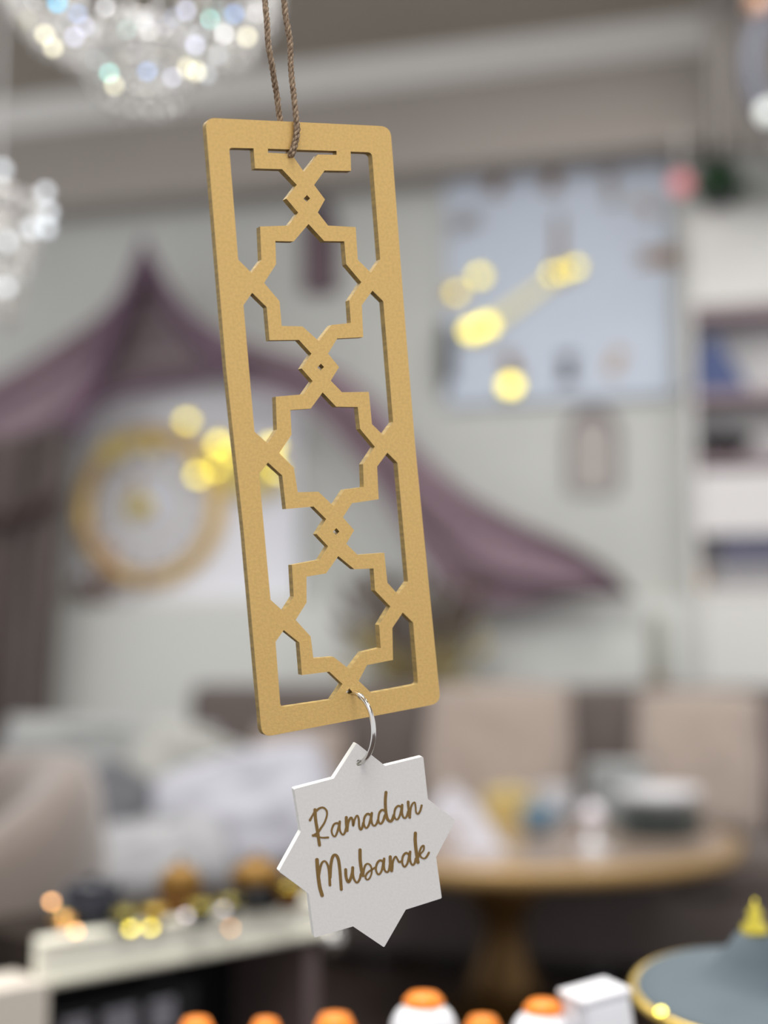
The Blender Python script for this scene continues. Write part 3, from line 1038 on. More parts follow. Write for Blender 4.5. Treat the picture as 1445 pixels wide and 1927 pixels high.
# gold blossoms around the rim
random.seed(11)
def blossom(u, v, r, m):
    p = rc_.L(u, v, .06)
    bm = B()
    for k in range(6):
        a = k * math.pi / 3 + random.random()
        x = bmesh.ops.create_uvsphere(bm, u_segments=10, v_segments=6, radius=r * K * .55)
        bmesh.ops.transform(bm, matrix=Matrix.Translation(p + Vector((math.cos(a), 0, math.sin(a))) * r * K * .55) @ Matrix.Rotation(-a, 4, 'Y') @ Matrix.Diagonal((1.1, .35, .7, 1)), verts=x['verts'])
    ball(bm, p + Vector((0, -.01, 0)), r * K * .28, 10, 6)
    return link('blossom', bm, m, rc_.o, True)
M_bl = mat('pale_gold_petal', (236, 214, 128), .4, metal=.25)
for (u, v, r) in [(205, 850, 26), (240, 832, 22), (285, 838, 20), (420, 850, 30), (455, 880, 26), (425, 905, 22), (475, 915, 26), (500, 860, 24), (515, 905, 20), (200, 1050, 22), (165, 1010, 18), (380, 880, 24)]:
    blossom(u, v, r, M_bl if v < 1000 else mat('peach_petal', (214, 176, 140), .5))
bpy.context.view_layer.update()
for (u, v, r) in [(352, 792, 10), (412, 836, 12), (436, 852, 8), (372, 894, 10), (405, 882, 8), (512, 840, 12), (520, 885, 9)]:
    glint('glint_disc', rc_.o, on_wall(u, v, .16), r * K, M_gold)  # tilted mirror discs added for the gold glints beside the clock
bm = B()
for (u, v) in [(352, 792), (412, 836), (378, 892), (512, 840)]:
    a = on_wall(u, v, .15); b = on_wall(400, 870, .07)
    tube(bm, [rc_.inv @ a, rc_.inv @ b], .004, 6)
link('stem', bm, M_goldr, rc_.o)
# brown sprigs below the round clock
t = WallThing('dried_sprig', 'dried brown flower sprig lying on the ledge below the round clock', 'dried flowers', 200, 1128, .10)
zrel = zl - t.origin.z
bm = B(); random.seed(4)
for k in range(16):
    x0_ = random.uniform(-.22, .22); p1 = Vector((x0_ + random.uniform(-.15, .15), random.uniform(-.04, .0), zrel + random.uniform(.03, .16)))
    tube(bm, [(x0_ * .4, 0, zrel + .004), p1], .003, 5)
    ball(bm, p1, random.uniform(.012, .03), 8, 6)
link('sprays', bm, mat('dried_brown', (140, 112, 96), .9, var=.3, scale=20), t.o, True)

# ================================================================== GOLD FLORAL VASE, CANDLE STAND
t = WallThing('gold_floral_vase', 'tall glass vase of dry gold and brown foliage standing behind the lower plaque', 'vase', 770, 1290, .37)
zr = -t.origin.z
bm = B()
lathe(bm, [(0, zr), (.13, zr), (.13, zr + .03), (.05, zr + .10), (.05, zr + .6), (.17, zr + .86), (.20, zr + 1.05), (.185, zr + 1.05), (.04, zr + .62), (0, zr + .6)], 28)
link('vessel', bm, mat('champagne_glass', (190, 184, 150), .3, metal=.2), t.o, True)
random.seed(8)
M_lf1 = mat('dry_gold_leaf', (176, 160, 112), .7, metal=.1, var=.3, scale=20)
M_lf2 = mat('dry_brown_leaf', (104, 88, 80), .8, var=.3, scale=20)
bms = [B(), B()]
for k in range(150):
    an = random.uniform(0, 6.283); up = random.random()
    b0 = Vector((.05 * math.cos(an), .05 * math.sin(an), zr + 1.0))
    tip = Vector((.34 * math.cos(an) * random.uniform(.4, 1), .16 * math.sin(an), zr + 1.02 + .50 * up))
    w = 0 if (tip.x < .02 or up < .45) and random.random() < .75 else 1
    bmx = bms[0] if up < .55 else bms[1]
    tube(bmx, [b0, b0.lerp(tip, .6) + Vector((0, 0, .04)), tip], .003, 4)
    d1 = (tip - b0).normalized() * .11
    s1 = d1.cross(Vector((random.uniform(-1, 1), random.uniform(-1, 1), .3))).normalized() * .024
    q = [bmx.verts.new(tip - d1 * .5), bmx.verts.new(tip + s1), bmx.verts.new(tip + d1 * .6), bmx.verts.new(tip - s1)]
    bmx.faces.new(q)
link('foliage', bms[0], M_lf1, t.o)['label'] = 'dry gold foliage'
link('foliage', bms[1], M_lf2, t.o)['label'] = 'dark brown upper foliage'

t = WallThing('tall_candle_stand', 'slim grey green stand with a narrow top rising behind the right sofa cushion', 'stand', 1238, 1300, .40)
zr = -t.origin.z
ztop = t.L(1238, 1155).z
bm = B(); lathe(bm, [(0, zr), (.09, zr), (.09, zr + .02), (.02, zr + .05), (.016, ztop - .3), (.035, ztop - .27), (.04, ztop - .05), (.02, ztop), (0, ztop)], 20)
link('stem', bm, mat('sage_metal', (150, 150, 140), .5), t.o, True)
bm = B(); lathe(bm, [(0, ztop - .29), (.06, ztop - .285), (.06, ztop - .275), (0, ztop - .27)], 20); link('collar', bm, M_brass, t.o, True)

# ================================================================== SOFA AND CUSHIONS
sf = WallThing('long_sofa', 'long dark brown sofa along the wall behind the round table', 'sofa', 940, 1400, .60)
zr = -sf.origin.z
xa = sf.L(385, 1400).x; xb = sf.L(1620, 1400).x
def sbox(name, xa_, xb_, ya, yb, za, zb_, m, bev=.03, par=None):
    bm = B(); box(bm, ((xa_ + xb_) / 2, -(ya + yb) / 2, zr + (za + zb_) / 2), (xb_ - xa_, yb - ya, zb_ - za), bevel=bev)
    return link(name, bm, m, par or sf.o, True if bev > .02 else False)
SEAT = .50
sbox('base', xa, xb, 0, .58, .08, .34, M_sofa)
sbox('back', xa, xb, 0, .20, .34, 1.055, M_sofa, .05)
nseat = 4
for i in range(nseat):
    w_ = (xb - xa) / nseat
    sbox('seat_cushion', xa + i * w_ + .01, xa + (i + 1) * w_ - .01, .18, .60, .335, SEAT, M_sofa, .04)
for i in range(4):
    for y_ in (.08, .52):
        x_ = xa + .1 + (xb - xa - .2) * i / 3
        bm = B(); tube(bm, [(x_, -y_, zr), (x_, -y_, zr + .085)], .025, 10); link('leg', bm, M_dark, sf.o)
bpy.context.view_layer.update()


def sofa_cushion(u, v, wpx, hpx, label, m, rz=0.0, tilt=-.22, off=.89, name='throw_cushion', ry=0.0, grp='cushions on the long sofa'):
    p = on_wall(u, v, off)
    k = (p - CAM).dot(FWD) / FPX
    w_, h_ = wpx * k, hpx * k
    z = SEAT + h_ / 2 * math.cos(tilt) - .005
    p.z = z
    t = empty(name, p, label, 'cushion', grp, WYAW + rz)
    R = Matrix.Rotation(ry, 3, 'Y') @ Matrix.Rotation(tilt, 3, 'X')
    bm = B(); pillow(bm, (0, 0, 0), (w_, .17, h_), R, seed=u * .01)
    cov = link('cover', bm, m, t, True)
    bm = B()
    edge = []
    for a, b in [(-1, -1), (1, -1), (1, 1), (-1, 1)]:
        edge.append((a, b))
    pts_ = []
    for i in range(4):
        a, b = Vector((*edge[i], 0)), Vector((*edge[(i + 1) % 4], 0))
        for q in range(8):
            c = a.lerp(b, q / 8); hh_ = (1 - c.x ** 4) * (1 - c.y ** 4)
            pin = 1 - .07 * (1 - max(hh_, 0)) * (1 - abs(abs(c.x) - abs(c.y)))
            pts_.append(R @ Vector((c.x * pin * w_ / 2, 0, c.y * pin * h_ / 2)))
    tube(bm, pts_, .007, 6, closed=True)
    link('piping', bm, m, t, True)
    return t


sofa_cushion(935, 1400, 285, 282, 'broad beige cushion on the sofa right of the gold plaque', M_beige)
sofa_cushion(1315, 1395, 240, 282, 'beige cushion at the right end of the sofa', M_beige, rz=.05)
sofa_cushion(560, 1430, 190, 190, 'beige cushion behind the top of the white star tag', M_beige, rz=-.05)
sofa_cushion(1500, 1400, 120, 250, 'dark mauve brown cushion cut by the right frame edge', mat('mauve_brown', (122, 106, 108), .9), off=.80, tilt=-.1)

# ================================================================== ROUND TABLE
TZ = .59
tc_ = on_z(945, 1572, TZ)
TR = .75
tb = empty('round_table', (tc_.x, tc_.y, 0), 'round pedestal table with a gold edge standing before the sofa', 'table')
bm = B(); lathe(bm, [(0, TZ - .03), (TR - .02, TZ - .03), (TR - .02, TZ), (0, TZ)], 72); link('tabletop', bm, mat('table_veneer', (158, 140, 126), .22, var=.15, scale=6), tb)
bm = B(); lathe(bm, [(TR - .022, TZ - .045), (TR, TZ - .045), (TR + .006, TZ - .03), (TR + .006, TZ - .008), (TR, TZ + .003), (TR - .022, TZ + .003), (TR - .022, TZ - .045)], 72)
link('rim', bm, mat('rim_gold', (178, 146, 96), .4, metal=.5), tb, True)
bm = B(); lathe(bm, [(0, 0.06), (.10, .06), (.12, .12), (.08, .2), (.06, .3), (.10, .38), (.13, .42), (.10, .47), (.20, .545), (.22, TZ - .045), (0, TZ - .03)], 32)
link('pedestal', bm, mat('old_brass', (104, 78, 44), .4, metal=.7), tb, True)
bm = B(); lathe(bm, [(0, 0), (.30, 0), (.31, .02), (.26, .05), (.14, .08), (0, .08)], 40); link('base', bm, mat('old_brass', (0, 0, 0)), tb, True)


def on_table(u, v, name, label, cat, grp='tableware on the round table'):
    p = on_z(u, v, TZ)
    return empty(name, p, label, cat, grp), (p - CAM).dot(FWD) / FPX


def plates(u, v, n, r, m, label, top=None):
    t, k = on_table(u, v, 'plate_stack', label, 'plates')
    for i in range(n):
        bm = B(); z = i * .012
        rr2 = r * (1 - .03 * (i % 2))
        lathe(bm, [(0, z), (rr2 * .55, z), (rr2 * .62, z + .006), (rr2, z + .018), (rr2 * .99, z + .021), (rr2 * .6, z + .01), (0, z + .008)], 32)
        link('plate', bm, m if i < n - 1 or top is None else top, t, True)
    return t, n * .012 + .01


M_teal = mat('dark_teal_glaze', (92, 100, 98), .3)
plates(1242, 1572, 7, 88 * 4.2 / FPX, M_teal, 'stack of dark green grey plates at the right of the table')
t, k = on_table(1242, 1572, 'white_serving_bowl', 'low white bowl on the stack of dark plates', 'bowl')
t.location.z = TZ + 7 * .012 + .010
bm = B(); r = 78 * k
lathe(bm, [(0, 0), (r * .5, 0), (r * .9, .03), (r, .055), (r * .95, .056), (r * .45, .012), (0, .01)], 32); link('body', bm, M_ceram, t, True)
bm = B(); ball(bm, (0.01, 0, .035), .055, 20, 12, (1, 1, .5)); link('napkin', bm, M_ceram, t, True)
plates(1165, 1545, 16, .12, mat('grey_plate', (206, 210, 210), .35), 'stack of pale grey plates at the back of the table')
plates(1050, 1541, 9, .07, M_ceram, 'narrow stack of small white bowls left of the grey plates')
t, k = on_table(1114, 1598, 'silver_ball_stand', 'small silver ball on a slim white stem at the table front', 'ornament')
bm = B(); lathe(bm, [(0, 0), (.045, 0), (.04, .012), (.012, .02), (.012, .075), (.02, .08), (0, .082)], 20); link('stem', bm, M_ceram, t, True)
bm = B(); ball(bm, (0, 0, .100), .038); link('ball', bm, mat('satin_steel', (236, 230, 236), .45, metal=.7), t, True)
for (u, v, lab) in [(955, 1550, 'gold lidded box on the round table beside the blue cup')]:
    t, k = on_table(u, v, 'gold_lidded_box', lab, 'box')
    bm = B(); box(bm, (0, 0, .05), (.15, .10, .10), Matrix.Rotation(.3, 3, 'Z'), .006); link('body', bm, mat('satin_gold', (216, 188, 120), .4, metal=.3), t)
    bm = B(); box(bm, (0, 0, .108), (.14, .11, .02), Matrix.Rotation(.3, 3, 'Z'), .004); lid_b = link('lid', bm, mat('light_gold', (228, 208, 150), .35, metal=.3), t)
    bm = B(); ball(bm, (0, 0, .128), .012); link('knob', bm, M_gold, lid_b, True)
t, k = on_table(1012, 1566, 'blue_cup', 'steel blue cup on the round table right of the gold box', 'cup')
bm = B(); lathe(bm, [(0, 0), (.034, 0), (.054, .035), (.06, .085), (.055, .085), (.036, .012), (0, .01)], 24); link('body', bm, mat('steel_blue_glaze', (92, 122, 142), .35), t, True)
bm = B(); tube(bm, catmull([(.055, 0, .065), (.088, 0, .06), (.082, 0, .03), (.048, 0, .024)], 5), .005, 8); link('handle', bm, mat('steel_blue_glaze', (92, 122, 142)), t, True)
M_nap = mat('napkin_white', (214, 213, 220), .9)
for i, (u, v, s, lab) in enumerate([(850, 1545, 1.3, 'folded white napkin standing at the back left of the table'), (905, 1600, .9, 'folded white napkin beside the right points of the star tag'), (880, 1555, 1.0, 'folded white napkin in the middle of the table left side')]):
    t, k = on_table(u, v, 'folded_napkin', lab, 'napkin')
    bm = B(); a = .085 * s
    prism(bm, [(-a, 0), (a, 0), (a * .15, a * 1.1), (-a * .15, a * 1.1)], -.03, .03); link('fold', bm, M_nap, t)
    bm = B(); prism(bm, [(-a * .6, 0), (a * .7, 0), (0, a * .8)], -.045, -.03); link('front_fold', bm, M_nap, t)
t, k = on_table(1000, 1535, 'glass_tumbler', 'clear glass tumbler behind the blue cup on the table', 'glass')
bm = B(); lathe(bm, [(0, 0), (.03, 0), (.036, .10), (.033, .10), (.027, .01), (0, .01)], 24); link('body', bm, M_crystal, t, True)

# ================================================================== LEFT: DAYBED WITH PALE CUSHIONS
BZ = .60
db = empty('pale_daybed', (-1.34, 3.50, 0), 'pale grey upholstered daybed at the left under the pile of cushions', 'daybed')
bm = B(); box(bm, (0, 0, .30), (1.9, 1.0, .40), bevel=.04); link('base', bm, mat('daybed_grey', (148, 144, 142), .9), db, True)
bm = B(); box(bm, (0, 0, .55), (1.9, 1.02, .105), bevel=.04); link('mattress', bm, M_grey, db, True)
for sx in (-.85, .85):
    for sy in (-.42, .42):
        bm = B(); tube(bm, [(sx, sy, 0), (sx, sy, .11)], .03, 10); link('leg', bm, M_dark, db)


def loose_cushion(u, v, y, w, h_, th, label, m, ry=0.0, tilt=-1.0, rz=0.0, grp='pale cushions on the daybed'):
    p = at_y(u, v, y)
    t = empty('throw_cushion', p, label, 'cushion', grp, rz)
    R = Matrix.Rotation(ry, 3, 'Y') @ Matrix.Rotation(tilt, 3, 'X')
    bm = B(); pillow(bm, (0, 0, 0), (w, th, h_), R, seed=u * .013, wr=.03)
    zmin = min(q.co.z for q in bm.verts)
    t.location.z = max(p.z, BZ - zmin - .004) if p.z + zmin < BZ else p.z
    cov = link('cover', bm, m, t, True)
    bm = B(); tube(bm, [R @ Vector((-w * .42, -th * .3, h_ * .30)), R @ Vector((0, -th * .52, h_ * .33)), R @ Vector((w * .42, -th * .3, h_ * .30))], .004, 6)
    link('seam', bm, m, t, True)
    return t


loose_cushion(200, 1462, 3.80, .62, .34, .18, 'pale grey cushion at the back left of the daybed pile', M_grey, ry=.05, tilt=-.35)
loose_cushion(395, 1478, 3.62, .46, .26, .16, 'stone grey cushion leaning in the middle of the daybed pile', mat('linen_stone', (150, 150, 145), .9), ry=.38, tilt=-.5)
loose_cushion(462, 1560, 3.25, .44, .34, .2, 'lilac white cushion in front of the pile beside the star tag', M_lilac, ry=-.25, tilt=-.6)
loose_cushion(300, 1640, 3.12, .34, .24, .14, 'off white cushion lying flat at the daybed front', mat('off_white_linen', (150, 150, 152), .9), ry=-.2, tilt=-1.0)
loose_cushion(240, 1560, 3.45, .30, .26, .14, 'small dark cushion put in as the shade in the gap of the pile', mat('gap_shade_linen', (88, 88, 92), .9), ry=.5, tilt=-.6)  # dark filler: shade between the cushions put into its colour

# left armchair, taupe rounded
ac = empty('taupe_armchair', (-.85, 2.38, 0), 'rounded taupe velvet armchair at the left frame edge', 'armchair')
def barrel(a0, a1, r0, r1, z0, ztopf, m, name):
    bm = B(); n = 26; sec = []
    for i in range(n + 1):
        a = a0 + (a1 - a0) * i / n
        zt_ = ztopf(i / n)
        ring_ = []
        for k in range(14):
            q = 2 * math.pi * k / 14
            rr3 = (r0 + r1) / 2 + (r1 - r0) / 2 * (abs(math.cos(q)) ** .6) * (1 if math.cos(q) > 0 else -1)
            zz = (z0 + zt_) / 2 + (zt_ - z0) / 2 * (abs(math.sin(q)) ** .5) * (1 if math.sin(q) > 0 else -1)
            ring_.append(bm.verts.new((rr3 * math.cos(a), rr3 * math.sin(a), zz)))
        sec.append(ring_)
    for A1, B1 in zip(sec, sec[1:]):
        for k in range(14):
            l = (k + 1) % 14
            bm.faces.new((A1[k], A1[l], B1[l], B1[k]))
    bm.faces.new(sec[0]); bm.faces.new(sec[-1])
    return link(name, bm, m, ac, True)
barrel(math.radians(-60), math.radians(170), .24, .38, .12, lambda s: .70 + .29 * max(0, math.sin(math.pi * min(1, .12 + s * .88))) ** .8, M_taupe, 'back')
bm = B(); lathe(bm, [(0, .10), (.25, .10), (.27, .2), (.27, .42), (.24, .47), (0, .48)], 32); link('seat', bm, mat('grey_taupe_velvet', (146, 140, 134), .9, sheen=.3), ac, True)
for a in (45, 135, 225, 315):
    a = math.radians(a)
    bm = B(); tube(bm, [(.22 * math.cos(a), .22 * math.sin(a), 0), (.2 * math.cos(a), .2 * math.sin(a), .13)], .015, 8); link('leg', bm, M_brass, ac)

# ================================================================== WHITE BEADED DISPLAY SHELF
SZ = .90
e0 = on_z(62, 1770, SZ); e1 = on_z(602, 1684, SZ)
ed = (e1 - e0); ed.z = 0
elen = ed.length; ed.normalize()
en = Vector((ed.y, -ed.x, 0))            # towards the camera
yaw_s = math.atan2(ed.y, ed.x)
ds = empty('display_shelf', (e0.x, e0.y, 0), 'cream white display shelf with a beaded front edge at the lower left', 'shelf', None, yaw_s)
def dbox(name, xa, xb, ya, yb, za, zb_, m, bev=.002):
    bm = B(); box(bm, ((xa + xb) / 2, (ya + yb) / 2, (za + zb_) / 2), (xb - xa, yb - ya, zb_ - za), bevel=bev)
    return link(name, bm, m, ds)
dbox('top_board', 0, elen, 0.0, .13, SZ - .035, SZ, mat('dark_felt', (46, 40, 36), .95, spec=.05))
dbox('front_rail', 0, elen, -.012, 0.0, SZ - .042, SZ + .003, M_cream)
mebead = None
nb = 46
for row in range(2):
    for i in range(nb):
        x_ = elen * (i + .5) / nb
        if mebead is None:
            bm = B(); ball(bm, (0, 0, 0), elen / nb * .5, 10, 8)
            ob = link('bead', bm, M_cream, ds, True); mebead = ob.data
        else:
            ob = link('bead', mebead, None, ds)
        ob.location = (x_, -.014, SZ - .002 - row * .034)
dbox('side_panel', -.09, 0.0, -.03, .03, 0, SZ - .03, mat('warm_white_panel', (208, 200, 188), .6))
dbox('side_panel', elen - .02, elen, 0.0, .13, 0, SZ - .035, mat('dark_taupe_lacquer', (96, 82, 80), .5))  # right end panel is a darker taupe
dbox('back_panel', 0, elen - .02, .12, .13, 0, SZ - .035, M_black)
dbox('lower_board', 0, elen - .02, 0, .12, .60, .62, M_black)
bm = B(); ball(bm, (elen + .005, -.012, SZ - .045), .013); link('corner_knob', bm, M_silver, ds, True)
bpy.context.view_layer.update()
def ds_w(x, y, z):
    return ds.matrix_world @ Vector((x, y, z))


t = empty('black_print_box', ds_w(.10, .04, .62), 'black box with silver print inside the lower left display shelf', 'box', None, yaw_s)
bm = B(); box(bm, (.02, .035, .10), (.20, .06, .20), bevel=.002); link('body', bm, M_black, t)
for gi, (x_, w_) in enumerate(((-.03, .03), (.02, .038), (.07, .03))):
    bm = B(); box(bm, (x_ + 0.005, .0045, .178), (w_, .003, .03)); box(bm, (x_ + .005, .0045, .135), (w_ * .8, .003, .03))
    link('print_block', bm, M_print, t)


def shelf_item(u, v, name, label, cat, grp=None):
    p = on_z(u, v, SZ)
    return empty(name, p, label, cat, grp), (p - CAM).dot(FWD) / FPX


G = 'black and gold wares on the display shelf'
def jar(u, v, r_px, h_px, label, mb, ml, lid=.3):
    t, k = shelf_item(u, v, 'lidded_jar', label, 'jar', G)
    r, h_ = r_px * k, h_px * k
    bm = B(); lathe(bm, [(0, 0), (r * .8, 0), (r, h_ * .12), (r, h_ * (1 - lid) * .9), (r * .85, h_ * (1 - lid)), (0, h_ * (1 - lid))], 28); link('body', bm, mb, t, True)
    bm = B(); z = h_ * (1 - lid)
    lathe(bm, [(0, z), (r * .95, z), (r * .98, z + h_ * lid * .4), (r * .5, z + h_ * lid * .8), (0, z + h_ * lid * .85)], 28); lid_o = link('lid', bm, ml, t, True)
    bm = B(); ball(bm, (0, 0, z + h_ * lid * .95), r * .18, 12, 8); link('knob', bm, ml, lid_o, True)
    bpy.context.view_layer.update()
    return t, r, h_


def item_glint(t, u, v, r, m, y):
    glint('highlight_stud', t, at_y(u, v, y), r, m)


t, r, h_ = jar(172, 1742, 56, 88, 'round black jar standing leftmost on the display shelf', mat('black_navy', (34, 36, 46), .3), mat('black_navy', (0, 0, 0)), .25)
t, r, h_ = jar(338, 1724, 42, 104, 'amber brown jar above a black base left of centre on the shelf', M_amber, mat('old_gold_lid', (140, 104, 44), .5, metal=.5, var=.3, scale=60), .55)
t, r, h_ = jar(482, 1708, 52, 98, 'black jar with a banded gold lid on the shelf near the star', M_black, mat('old_gold_lid', (0, 0, 0)), .55)
def bowl(u, v, r_px, h_px, label, m):
    t, k = shelf_item(u, v, 'small_bowl', label, 'bowl', G)
    r, h_ = r_px * k, h_px * k
    bm = B(); lathe(bm, [(0, 0), (r * .5, 0), (r * .55, h_ * .15), (r, h_ * .8), (r, h_), (r * .92, h_), (r * .45, h_ * .2), (0, h_ * .18)], 26); link('body', bm, m, t, True)
    bm = B(); tube(bm, [(r * .96 * math.cos(a), r * .96 * math.sin(a), h_) for a in [2 * math.pi * q / 28 for q in range(28)]], r * .06, 6, closed=True); link('rim', bm, M_gold, t, True)
    bpy.context.view_layer.update()
    return t
b1 = bowl(118, 1756, 22, 30, 'small copper cup at the left corner of the display shelf', M_copper)
b2 = bowl(236, 1752, 28, 34, 'small dark bowl with a gold rim second from the left at the shelf edge', M_black)
b3 = bowl(290, 1744, 26, 32, 'small brass bowl between the black jar and the amber jar', M_brass)
b4 = bowl(378, 1738, 30, 34, 'black bowl with a gold rim in front of the amber jar', M_black)
b5 = bowl(432, 1726, 24, 32, 'black bowl with a gold rim before the banded gold jar', M_black)
b6 = bowl(545, 1712, 30, 44, 'brown gold bowl at the right end beside the star tag', M_amber)
for t_, u, v, r_, m_ in [(b1, 97, 1697, .0030, M_copper), (b1, 143, 1752, .0030, M_copper), (b2, 115, 1758, .0034, M_copper), (b2, 246, 1748, .0034, M_gold), (b3, 284, 1746, .0033, M_gold),
                     (b4, 350, 1722, .0029, M_steel2), (b5, 421, 1710, .0026, M_steel2), (b6, 433, 1746, .0028, M_copper)]:
    # mirror studs added to make the glints around the bowls
    k_ = (t_.location - CAM).dot(FWD)
    glint('rim_glint', t_, at_y(u, v, t_.location.y - .02), r_, m_)

# ================================================================== NEAREST COUNTER
CZ = .895
ct = empty('front_counter', (.05, .80, 0), 'dark counter just below the frame carrying the white orange capped jars', 'counter')
bm = B(); box(bm, (.02, 0, CZ - .02), (1.0, .30, .04), bevel=.003); link('worktop', bm, mat('counter_dark', (48, 42, 40), .5), ct)
for sx in (-.44, .48):
    bm = B(); box(bm, (sx, 0, (CZ - .04) / 2), (.04, .26, CZ - .04)); link('leg', bm, M_dark, ct)
GJ = 'orange capped jars on the front counter'


def cap_jar(u, vtop, y, rpx, label, orange_only=False, lean=0.0):
    """squat white jar with an orange lid; vtop = pixel row of its highest point"""
    top = at_y(u, vtop, y)
    H = top.z - CZ
    r = rpx * y / FPX
    t = empty('capped_jar', (top.x, y, CZ), label, 'jar', GJ)
    if orange_only:
        capz = max(H - r * 1.1, H * .3)
    else:
        capz = H - r * .36
    bm = B()
    prof = [(0, 0), (r * .75, 0), (r * .98, capz - r * 1.2), (r, capz - r * .8), (r * .94, capz - r * .45), (r * .80, capz - r * .2), (r * .55, capz), (0, capz)]
    lathe(bm, prof, 30); link('body', bm, M_ceram, t, True)
    bm = B()
    cr = r * (.92 if orange_only else .58)
    R = Matrix.Rotation(lean, 3, 'Y')
    lathe(bm, [(0, capz - .002), (cr, capz - .002), (cr * 1.02, capz + (H - capz) * .35), (cr * .7, capz + (H - capz) * .85), (0, H)], 30); link('cap', bm, M_orange, t, True)
    return t


cap_jar(797, 1866, .80, 62, 'white rounded jar with an orange cap directly below the star tag')
cap_jar(1022, 1880, .81, 60, 'white rounded jar with an orange cap left of the tilted white box')
cap_jar(370, 1911, .86, 34, 'jar whose orange cap peeks up at the bottom left', True)
cap_jar(500, 1913, .86, 30, 'jar whose orange cap peeks up second from the left', True)
cap_jar(630, 1903, .84, 40, 'jar whose orange cap peeks up left below the star tag', True)
cap_jar(908, 1908, .86, 36, 'jar whose orange cap peeks up between the two white rounded jars', True)
p = at_y(1132, 1905, .80)
t = empty('white_tilted_box', (p.x, .80, CZ + .001), 'glossy white square box at the bottom beside the grey lidded dish', 'box', None, .35)
hz = at_y(1132, 1868, .80).z - CZ
t.rotation_euler = (0, math.radians(-9), .35)
t.location.x += .006
bm = B(); box(bm, (0, 0, hz / 2), (.030, .030, hz), bevel=.004); link('body', bm, M_ceram, t, True)
bm = B(); box(bm, (0, 0, hz + .001), (.031, .031, .004), bevel=.001); link('lid', bm, M_ceram, t)

# lidded dish
DY = .84
dp = at_y(1418, 1872, DY)
dt = empty('lidded_dish', (dp.x, DY, CZ), 'slate grey lidded dish with gold rim and gold finial at the lower right', 'dish')
kd = (dp - CAM).dot(FWD) / FPX
rd = 222 * kd
zc_ = dp.z - CZ
Rt = Matrix.Rotation(math.radians(9), 3, 'X')
cen_ = Vector((0, 0, zc_))
bm = B(); lathe(bm, [(0, -.006), (rd * .97, -.004), (rd, 0), (rd * .97, .004), (rd * .8, .005), (rd * .5, .008), (rd * .38, .013), (rd * .26, .024), (rd * .16, .035), (rd * .08, .040), (0, .040)], 56, cen_, Rt)
dlid = link('lid', bm, M_slate, dt, True)
bm = B(); tube(bm, [cen_ + Rt @ Vector((rd * math.cos(a), rd * math.sin(a), 0)) for a in [2 * math.pi * q / 64 for q in range(64)]], .0032, 8, closed=True)
link('rim', bm, mat('dish_gold', (206, 176, 92), .35, metal=.8), dt, True)
bm = B(); ftop = at_y(1412, 1692, DY).z - CZ - zc_
lathe(bm, [(rd * .10, .034), (rd * .12, .038), (rd * .11, .042), (rd * .05, .045), (rd * .07, .049), (rd * .02, .054), (0, .058)], 20, cen_, Rt); link('finial', bm, M_gold, dlid, True)
bm = B(); lathe(bm, [(0, 0), (rd * .5, 0), (rd * .5, .004), (rd * .62, zc_ * .6), (rd * .7, zc_ - .012), (0, zc_ - .01)], 40); link('bowl', bm, M_slate, dt, True)
bpy.context.view_layer.update()
for (u, v, r_) in [(1243, 1903, .0028), (1322, 1925, .003)]:
    q = at_y(u, v, DY - .045 if v > 1850 else DY + .06)
    glint('dish_glint', dt, q, r_, M_gold)  # small mirrors added to make the rim of the dish sparkle

# ================================================================== CHANDELIERS
SPARKLE = {  # glowing colours stand in for the sparkle of the crystals
    'w': mat('sparkle_white', (255, 255, 255), .3, emit=((245, 246, 250), 5)),
    'y': mat('sparkle_cream', (255, 250, 220), .3, emit=((245, 240, 205), 4.5)),
    'c': mat('sparkle_aqua', (220, 255, 250), .3, emit=((150, 245, 232), 7)),
    'b': mat('sparkle_blue', (190, 220, 255), .3, emit=((110, 165, 235), 4)),
    'v': mat('sparkle_violet', (230, 225, 255), .3, emit=((215, 220, 245), 3.5)),
    'f': mat('sparkle_frost', (235, 240, 245), .3, emit=((205, 214, 222), 2.2)),
    'k': mat('sparkle_cyan', (150, 220, 255), .3, emit=((60, 190, 235), 6)),
}
CY = 1.2


def crystal_mesh(r):
    bm = B()
    lathe(bm, [(0, -r * 1.5), (r * .75, -r * .5), (r, 0), (r * .6, r * .7), (0, r)], 8)
    me = bpy.data.meshes.new('crystal'); bm.to_mesh(me); bm.free(); me.materials.append(M_crystal)
    return me


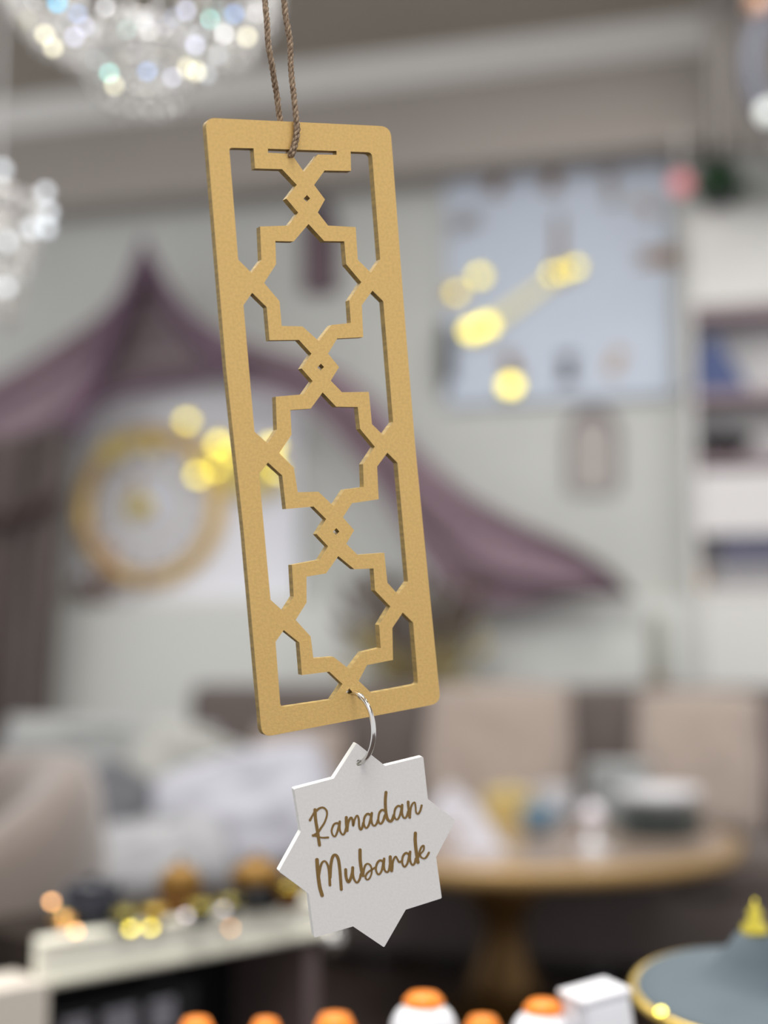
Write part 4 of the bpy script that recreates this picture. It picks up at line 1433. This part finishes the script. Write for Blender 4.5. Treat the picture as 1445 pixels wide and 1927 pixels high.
def chandelier(u0, vtop, y, tiers, sparkles, label, rb):
    top = at_y(u0, vtop, y)
    t = empty('crystal_chandelier', top, label, 'chandelier')
    k = y / FPX
    me = crystal_mesh(.0062 * y / 1.2)
    for (v, rp, n) in tiers:
        z = at_y(u0, v, y).z - top.z
        r = rp * k
        bm = B(); tube(bm, [(r * math.cos(a), r * math.sin(a), z) for a in [2 * math.pi * q / 36 for q in range(36)]], .0022, 6, closed=True)
        link('hoop', bm, M_silver, t, True)
        for i in range(n):
            a = 2 * math.pi * (i + .3 * random.random()) / n
            for j in range(2):
                ob = link('crystal', me, None, t)
                ob.location = (r * math.cos(a), r * math.sin(a), z - .008 - j * .017)
                ob.rotation_euler = (0, 0, random.random() * 3)
    for (u, v, c) in sparkles:
        p = at_y(u, v, y - .02) - top
        bm = B(); ball(bm, (0, 0, 0), rb * k, 12, 8)
        link('sparkle_crystal', bm, SPARKLE[c], t, True, loc=p)
    bm = B(); tube(bm, [(0, 0, 0), (0, 0, CEIL - top.z + .01)], .003, 8); link('stem', bm, M_silver, t)
    return t


random.seed(21)
chandelier(275, -60, CY, [(-60, 262, 30), (-20, 250, 30), (15, 225, 28), (45, 165, 24), (75, 105, 20), (105, 98, 18), (132, 90, 16)],
           [(108, 5, 'k'), (145, 28, 'b'), (84, 65, 'y'), (160, 48, 'v'), (190, 80, 'w'), (233, 54, 'c'), (222, 78, 'v'), (228, 108, 'y'), (258, 105, 'v'),
            (276, 133, 'b'), (303, 112, 'y'), (283, 63, 'w'), (317, 50, 'v'), (298, 20, 'v'), (398, 34, 'c'), (440, 26, 'b'), (465, 70, 'y'), (340, 90, 'w'),
            (368, 85, 'v'), (350, 128, 'y'), (205, 135, 'c'), (215, 160, 'y'), (370, 135, 'y'), (60, 5, 'w'), (200, 15, 'w'), (245, 20, 'w'), (350, 20, 'v'), (480, 22, 'w'),
            (48, 35, 'y'), (232, 150, 'f'), (390, 140, 'f'), (325, 148, 'v'), (300, 150, 'f'), (180, 110, 'f'), (410, 105, 'f'), (330, 35, 'b'), (120, 45, 'f'), (270, 40, 'f'), (375, 60, 'f'), (100, 90, 'y'), (140, 70, 'v'), (420, 65, 'w')],
           'large crystal chandelier with glowing beads for its coloured sparkle at the upper left', 6.5)
chandelier(-5, 380, 1.7, [(380, 85, 12), (440, 70, 10), (500, 50, 8), (560, 35, 6)],
           [(12, 455, 'f'), (60, 430, 'f'), (92, 400, 'f'), (88, 430, 'f'), (14, 540, 'f'), (5, 320, 'f'), (85, 362, 'f')],
           'smaller crystal chandelier cut by the left frame edge', 9)
